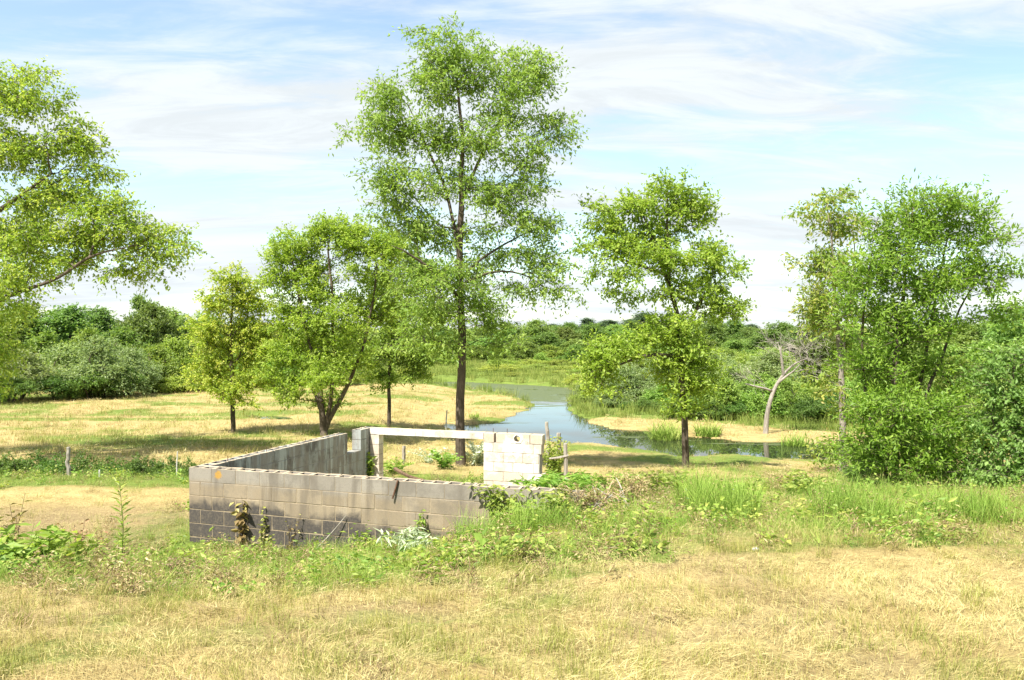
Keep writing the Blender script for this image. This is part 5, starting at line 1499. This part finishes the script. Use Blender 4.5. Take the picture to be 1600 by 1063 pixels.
leaf_plant('vine_mound', 'vine covered mound beside the fence posts right of the pier', 'shrub', ground_at(866, 18.2), fan_stems(24, .85, .42, rg, .1), LP_GOLD, .09, .05, 40, 34, .004, .3, .8)
for k, (px, Z, hh, mt, lab) in enumerate(((962, 12.6, .40, LP_VINE, 'bright yellow-green weed clump behind the brush pile'), (1000, 12.2, .36, LP_GOLD, 'yellow-green weed clump right of the brush pile'), (1045, 11.0, .34, LP_GOLD, 'low weed clump left of the metal rod'),
        (815, 9.6, .36, LP_VINE, 'bright leafy clump against the front wall below the pier'), (1180, 9.3, .34, LP_VINE, 'leafy clump among the tall grass right of the metal rod'), (1250, 10.6, .34, LP_GOLD, 'pale leafy clump on the bank crest left of the ash clump'))):
    leaf_plant('weed_clump', lab, 'plant', ground_at(px, Z), fan_stems(22, hh, .45, rg, .15), mt, .075, .042, 40, 60 + k, .004, .35, .9)
# brush pile with a stump at the buried end of the front wall
f = ground_at(945, 9.7)
bp_root = thing('brush_pile', 'heap of dry grey-brown branches and brush at the buried end of the front wall', 'brush pile', tuple(f))
rb = np.random.default_rng(8)
BRUSH = bark_mat('dry_brush', (0.22, 0.15, 0.08), (0.42, 0.33, 0.20), 6)
for k in range(60):
    a_ = Acc()
    az = rb.random() * 6.283; ln = .25 + .4 * rb.random(); el = rb.random() * .75
    c = np.array([rb.normal() * .20, rb.normal() * .12, .02 + .12 * rb.random()])
    d = np.array([math.cos(az) * math.cos(el), math.sin(az) * math.cos(el), math.sin(el)])
    t_ = np.linspace(-.35, .65, 6)[:, None]
    Pp = c + d * ln * t_ + rb.normal(size=(6, 3)) * .005
    r0 = .004 + .01 * rb.random() ** 2
    a_.tube(Pp, np.linspace(r0, r0 * .5, 6), 5)
    obj('branch', a_.mesh('branch', False), BRUSH if k % 3 else WOODG, bp_root)
for k, (px, Z, lab) in enumerate(((985, 10.3, 'dry brown weed stalks beside the brush pile'), (1030, 11.4, 'reddish dry weed stalks behind the flattened grass'), (905, 9.6, 'dry tangled stalks covering the end of the front wall'), (1240, 12.0, 'dry brown stalks on the crest left of the ash clump'))):
    leaf_plant('dead_stalks', lab, 'plant', ground_at(px, Z), fan_stems(34, .42, .42, rg, .2), DEADW, .05, .013, 60, 80 + k, .004, .5, .7)
leaf_plant('weed_clump', 'leafy green clump hiding the end of the front wall', 'plant', ground_at(875, 9.5), fan_stems(26, .42, .4, rg, .15), LP_GOLD, .075, .042, 40, 90, .004, .35, .9)
# tussocks
def tussock(name, label, foot, n, R, lmin, lmax, w_, mat, seed, lean=.9):
    V, T, ti = blades(np.random.default_rng(seed), n, R, lmin, lmax, w_, lean, 0.0, .8, 4)
    o = obj(name, mesh_np(name, V, [T], {'tint': ('FLOAT', ti)}), mat, None, tuple(foot))
    tag(o, label, 'grass tussock')
    return o
for k, (px, Z, n, R, l0, l1, w_, lab) in enumerate((
        (1100, 9.0, 800, .30, .3, .68, .006, 'dense dark green grass tussock below the metal rod'), (1135, 8.3, 800, .36, .25, .6, .006, 'wide green grass tussock in the middle of the bank'),
        (1030, 7.7, 260, .3, .15, .35, .005, 'flattened green grass tussock left of the wide one'), (1330, 8.4, 800, .42, .25, .6, .006, 'green grass tussock on the bank below the ash clump'), (1390, 7.8, 280, .28, .2, .42, .006, 'lower green grass tussock at the straw edge below the ash clump'),
        (1500, 8.2, 700, .42, .25, .55, .006, 'pale green grass tussock near the right edge of the bank'), (1580, 7.9, 300, .3, .2, .42, .006, 'rightmost green grass tussock on the bank'),
        (60, 8.4, 800, .45, .25, .6, .006, 'bright green grass tussock behind the left edge weed clump'), (650, 6.9, 240, .15, .15, .3, .004, 'small yellow-green grass tussock before the wilted plant'), (520, 6.4, 220, .15, .12, .26, .004, 'small dry grass tussock in the middle of the foreground'),
        (850, 9.0, 700, .42, .2, .45, .006, 'bright green grass tussock at the foot of the wall below the pier'), (765, 9.5, 700, .42, .2, .45, .006, 'bright green grass tussock left of the one below the pier'),
        (1040, 31.2, 420, .55, .6, 1.15, .03, 'big sedge tussock standing in the pond arm beside the leaning tree'), (1107, 31.8, 300, .5, .4, .8, .03, 'lower sedge tussock in the pond arm right of the leaning tree'), (1243, 29.5, 260, .5, .4, .8, .03, 'sedge tussock at the right end of the pond arm'), (741, 37.4, 90, .25, .2, .4, .03, 'tiny sedge islet in the open water of the pond'))):
    f = ground_at(px, Z)
    f[2] = max(f[2], -0.12)
    tussock('grass_tussock', lab, f, n, R, l0, l1, w_, OLIVE if k in (8, 9) else GREEN, 300 + k)
# dark pipe end lying in the brown patch
a = ground_at(208, 10.3); b = ground_at(228, 10.5)
stick('dark_pipe', 'short dark charred stick lying on the bare brown ground', 'stick', (a[0], a[1], a[2] + .03), (b[0], b[1], b[2] + .07), .03, .022, plain_mat('charred', (0.02, 0.018, 0.016), (0.06, 0.05, 0.04), 20), 0.0)

# pale stones in the weeds
def stone(label, px, Z, r_, seed):
    rng = np.random.default_rng(seed)
    f = ground_at(px, Z)
    V, Q = [], []
    n, m_ = 10, 6
    for i in range(m_ + 1):
        th = math.pi * i / m_
        for j in range(n):
            ph = 2 * math.pi * j / n
            k = 0.8 + 0.4 * vnoise(np.array(seed + 1.7 * math.cos(ph) * math.sin(th) * 1.5 + 3), np.array(1.5 * math.sin(ph) * math.sin(th) + math.cos(th) + 5))
            V.append((r_ * 1.2 * k * math.sin(th) * math.cos(ph), r_ * k * math.sin(th) * math.sin(ph), r_ * 0.75 * k * math.cos(th)))
    for i in range(m_):
        for j in range(n):
            Q.append([i * n + j, (i + 1) * n + j, (i + 1) * n + (j + 1) % n, i * n + (j + 1) % n])
    o_ = obj('stone', mesh_np('stone', V, [np.array(Q)]), PALE_STONE, None, (f[0], f[1], f[2] + r_ * 0.9))
    tag(o_, label, 'stone')
PALE_STONE = plain_mat('pale_stone', (0.42, 0.40, 0.37), (0.66, 0.64, 0.60), 20)
stone('white stone lying in the weeds right of the metal rod', 1143, 10.6, 0.055, 3)
stone('small pale stone on the straw in front of the tussocks', 1182, 6.4, 0.022, 9)
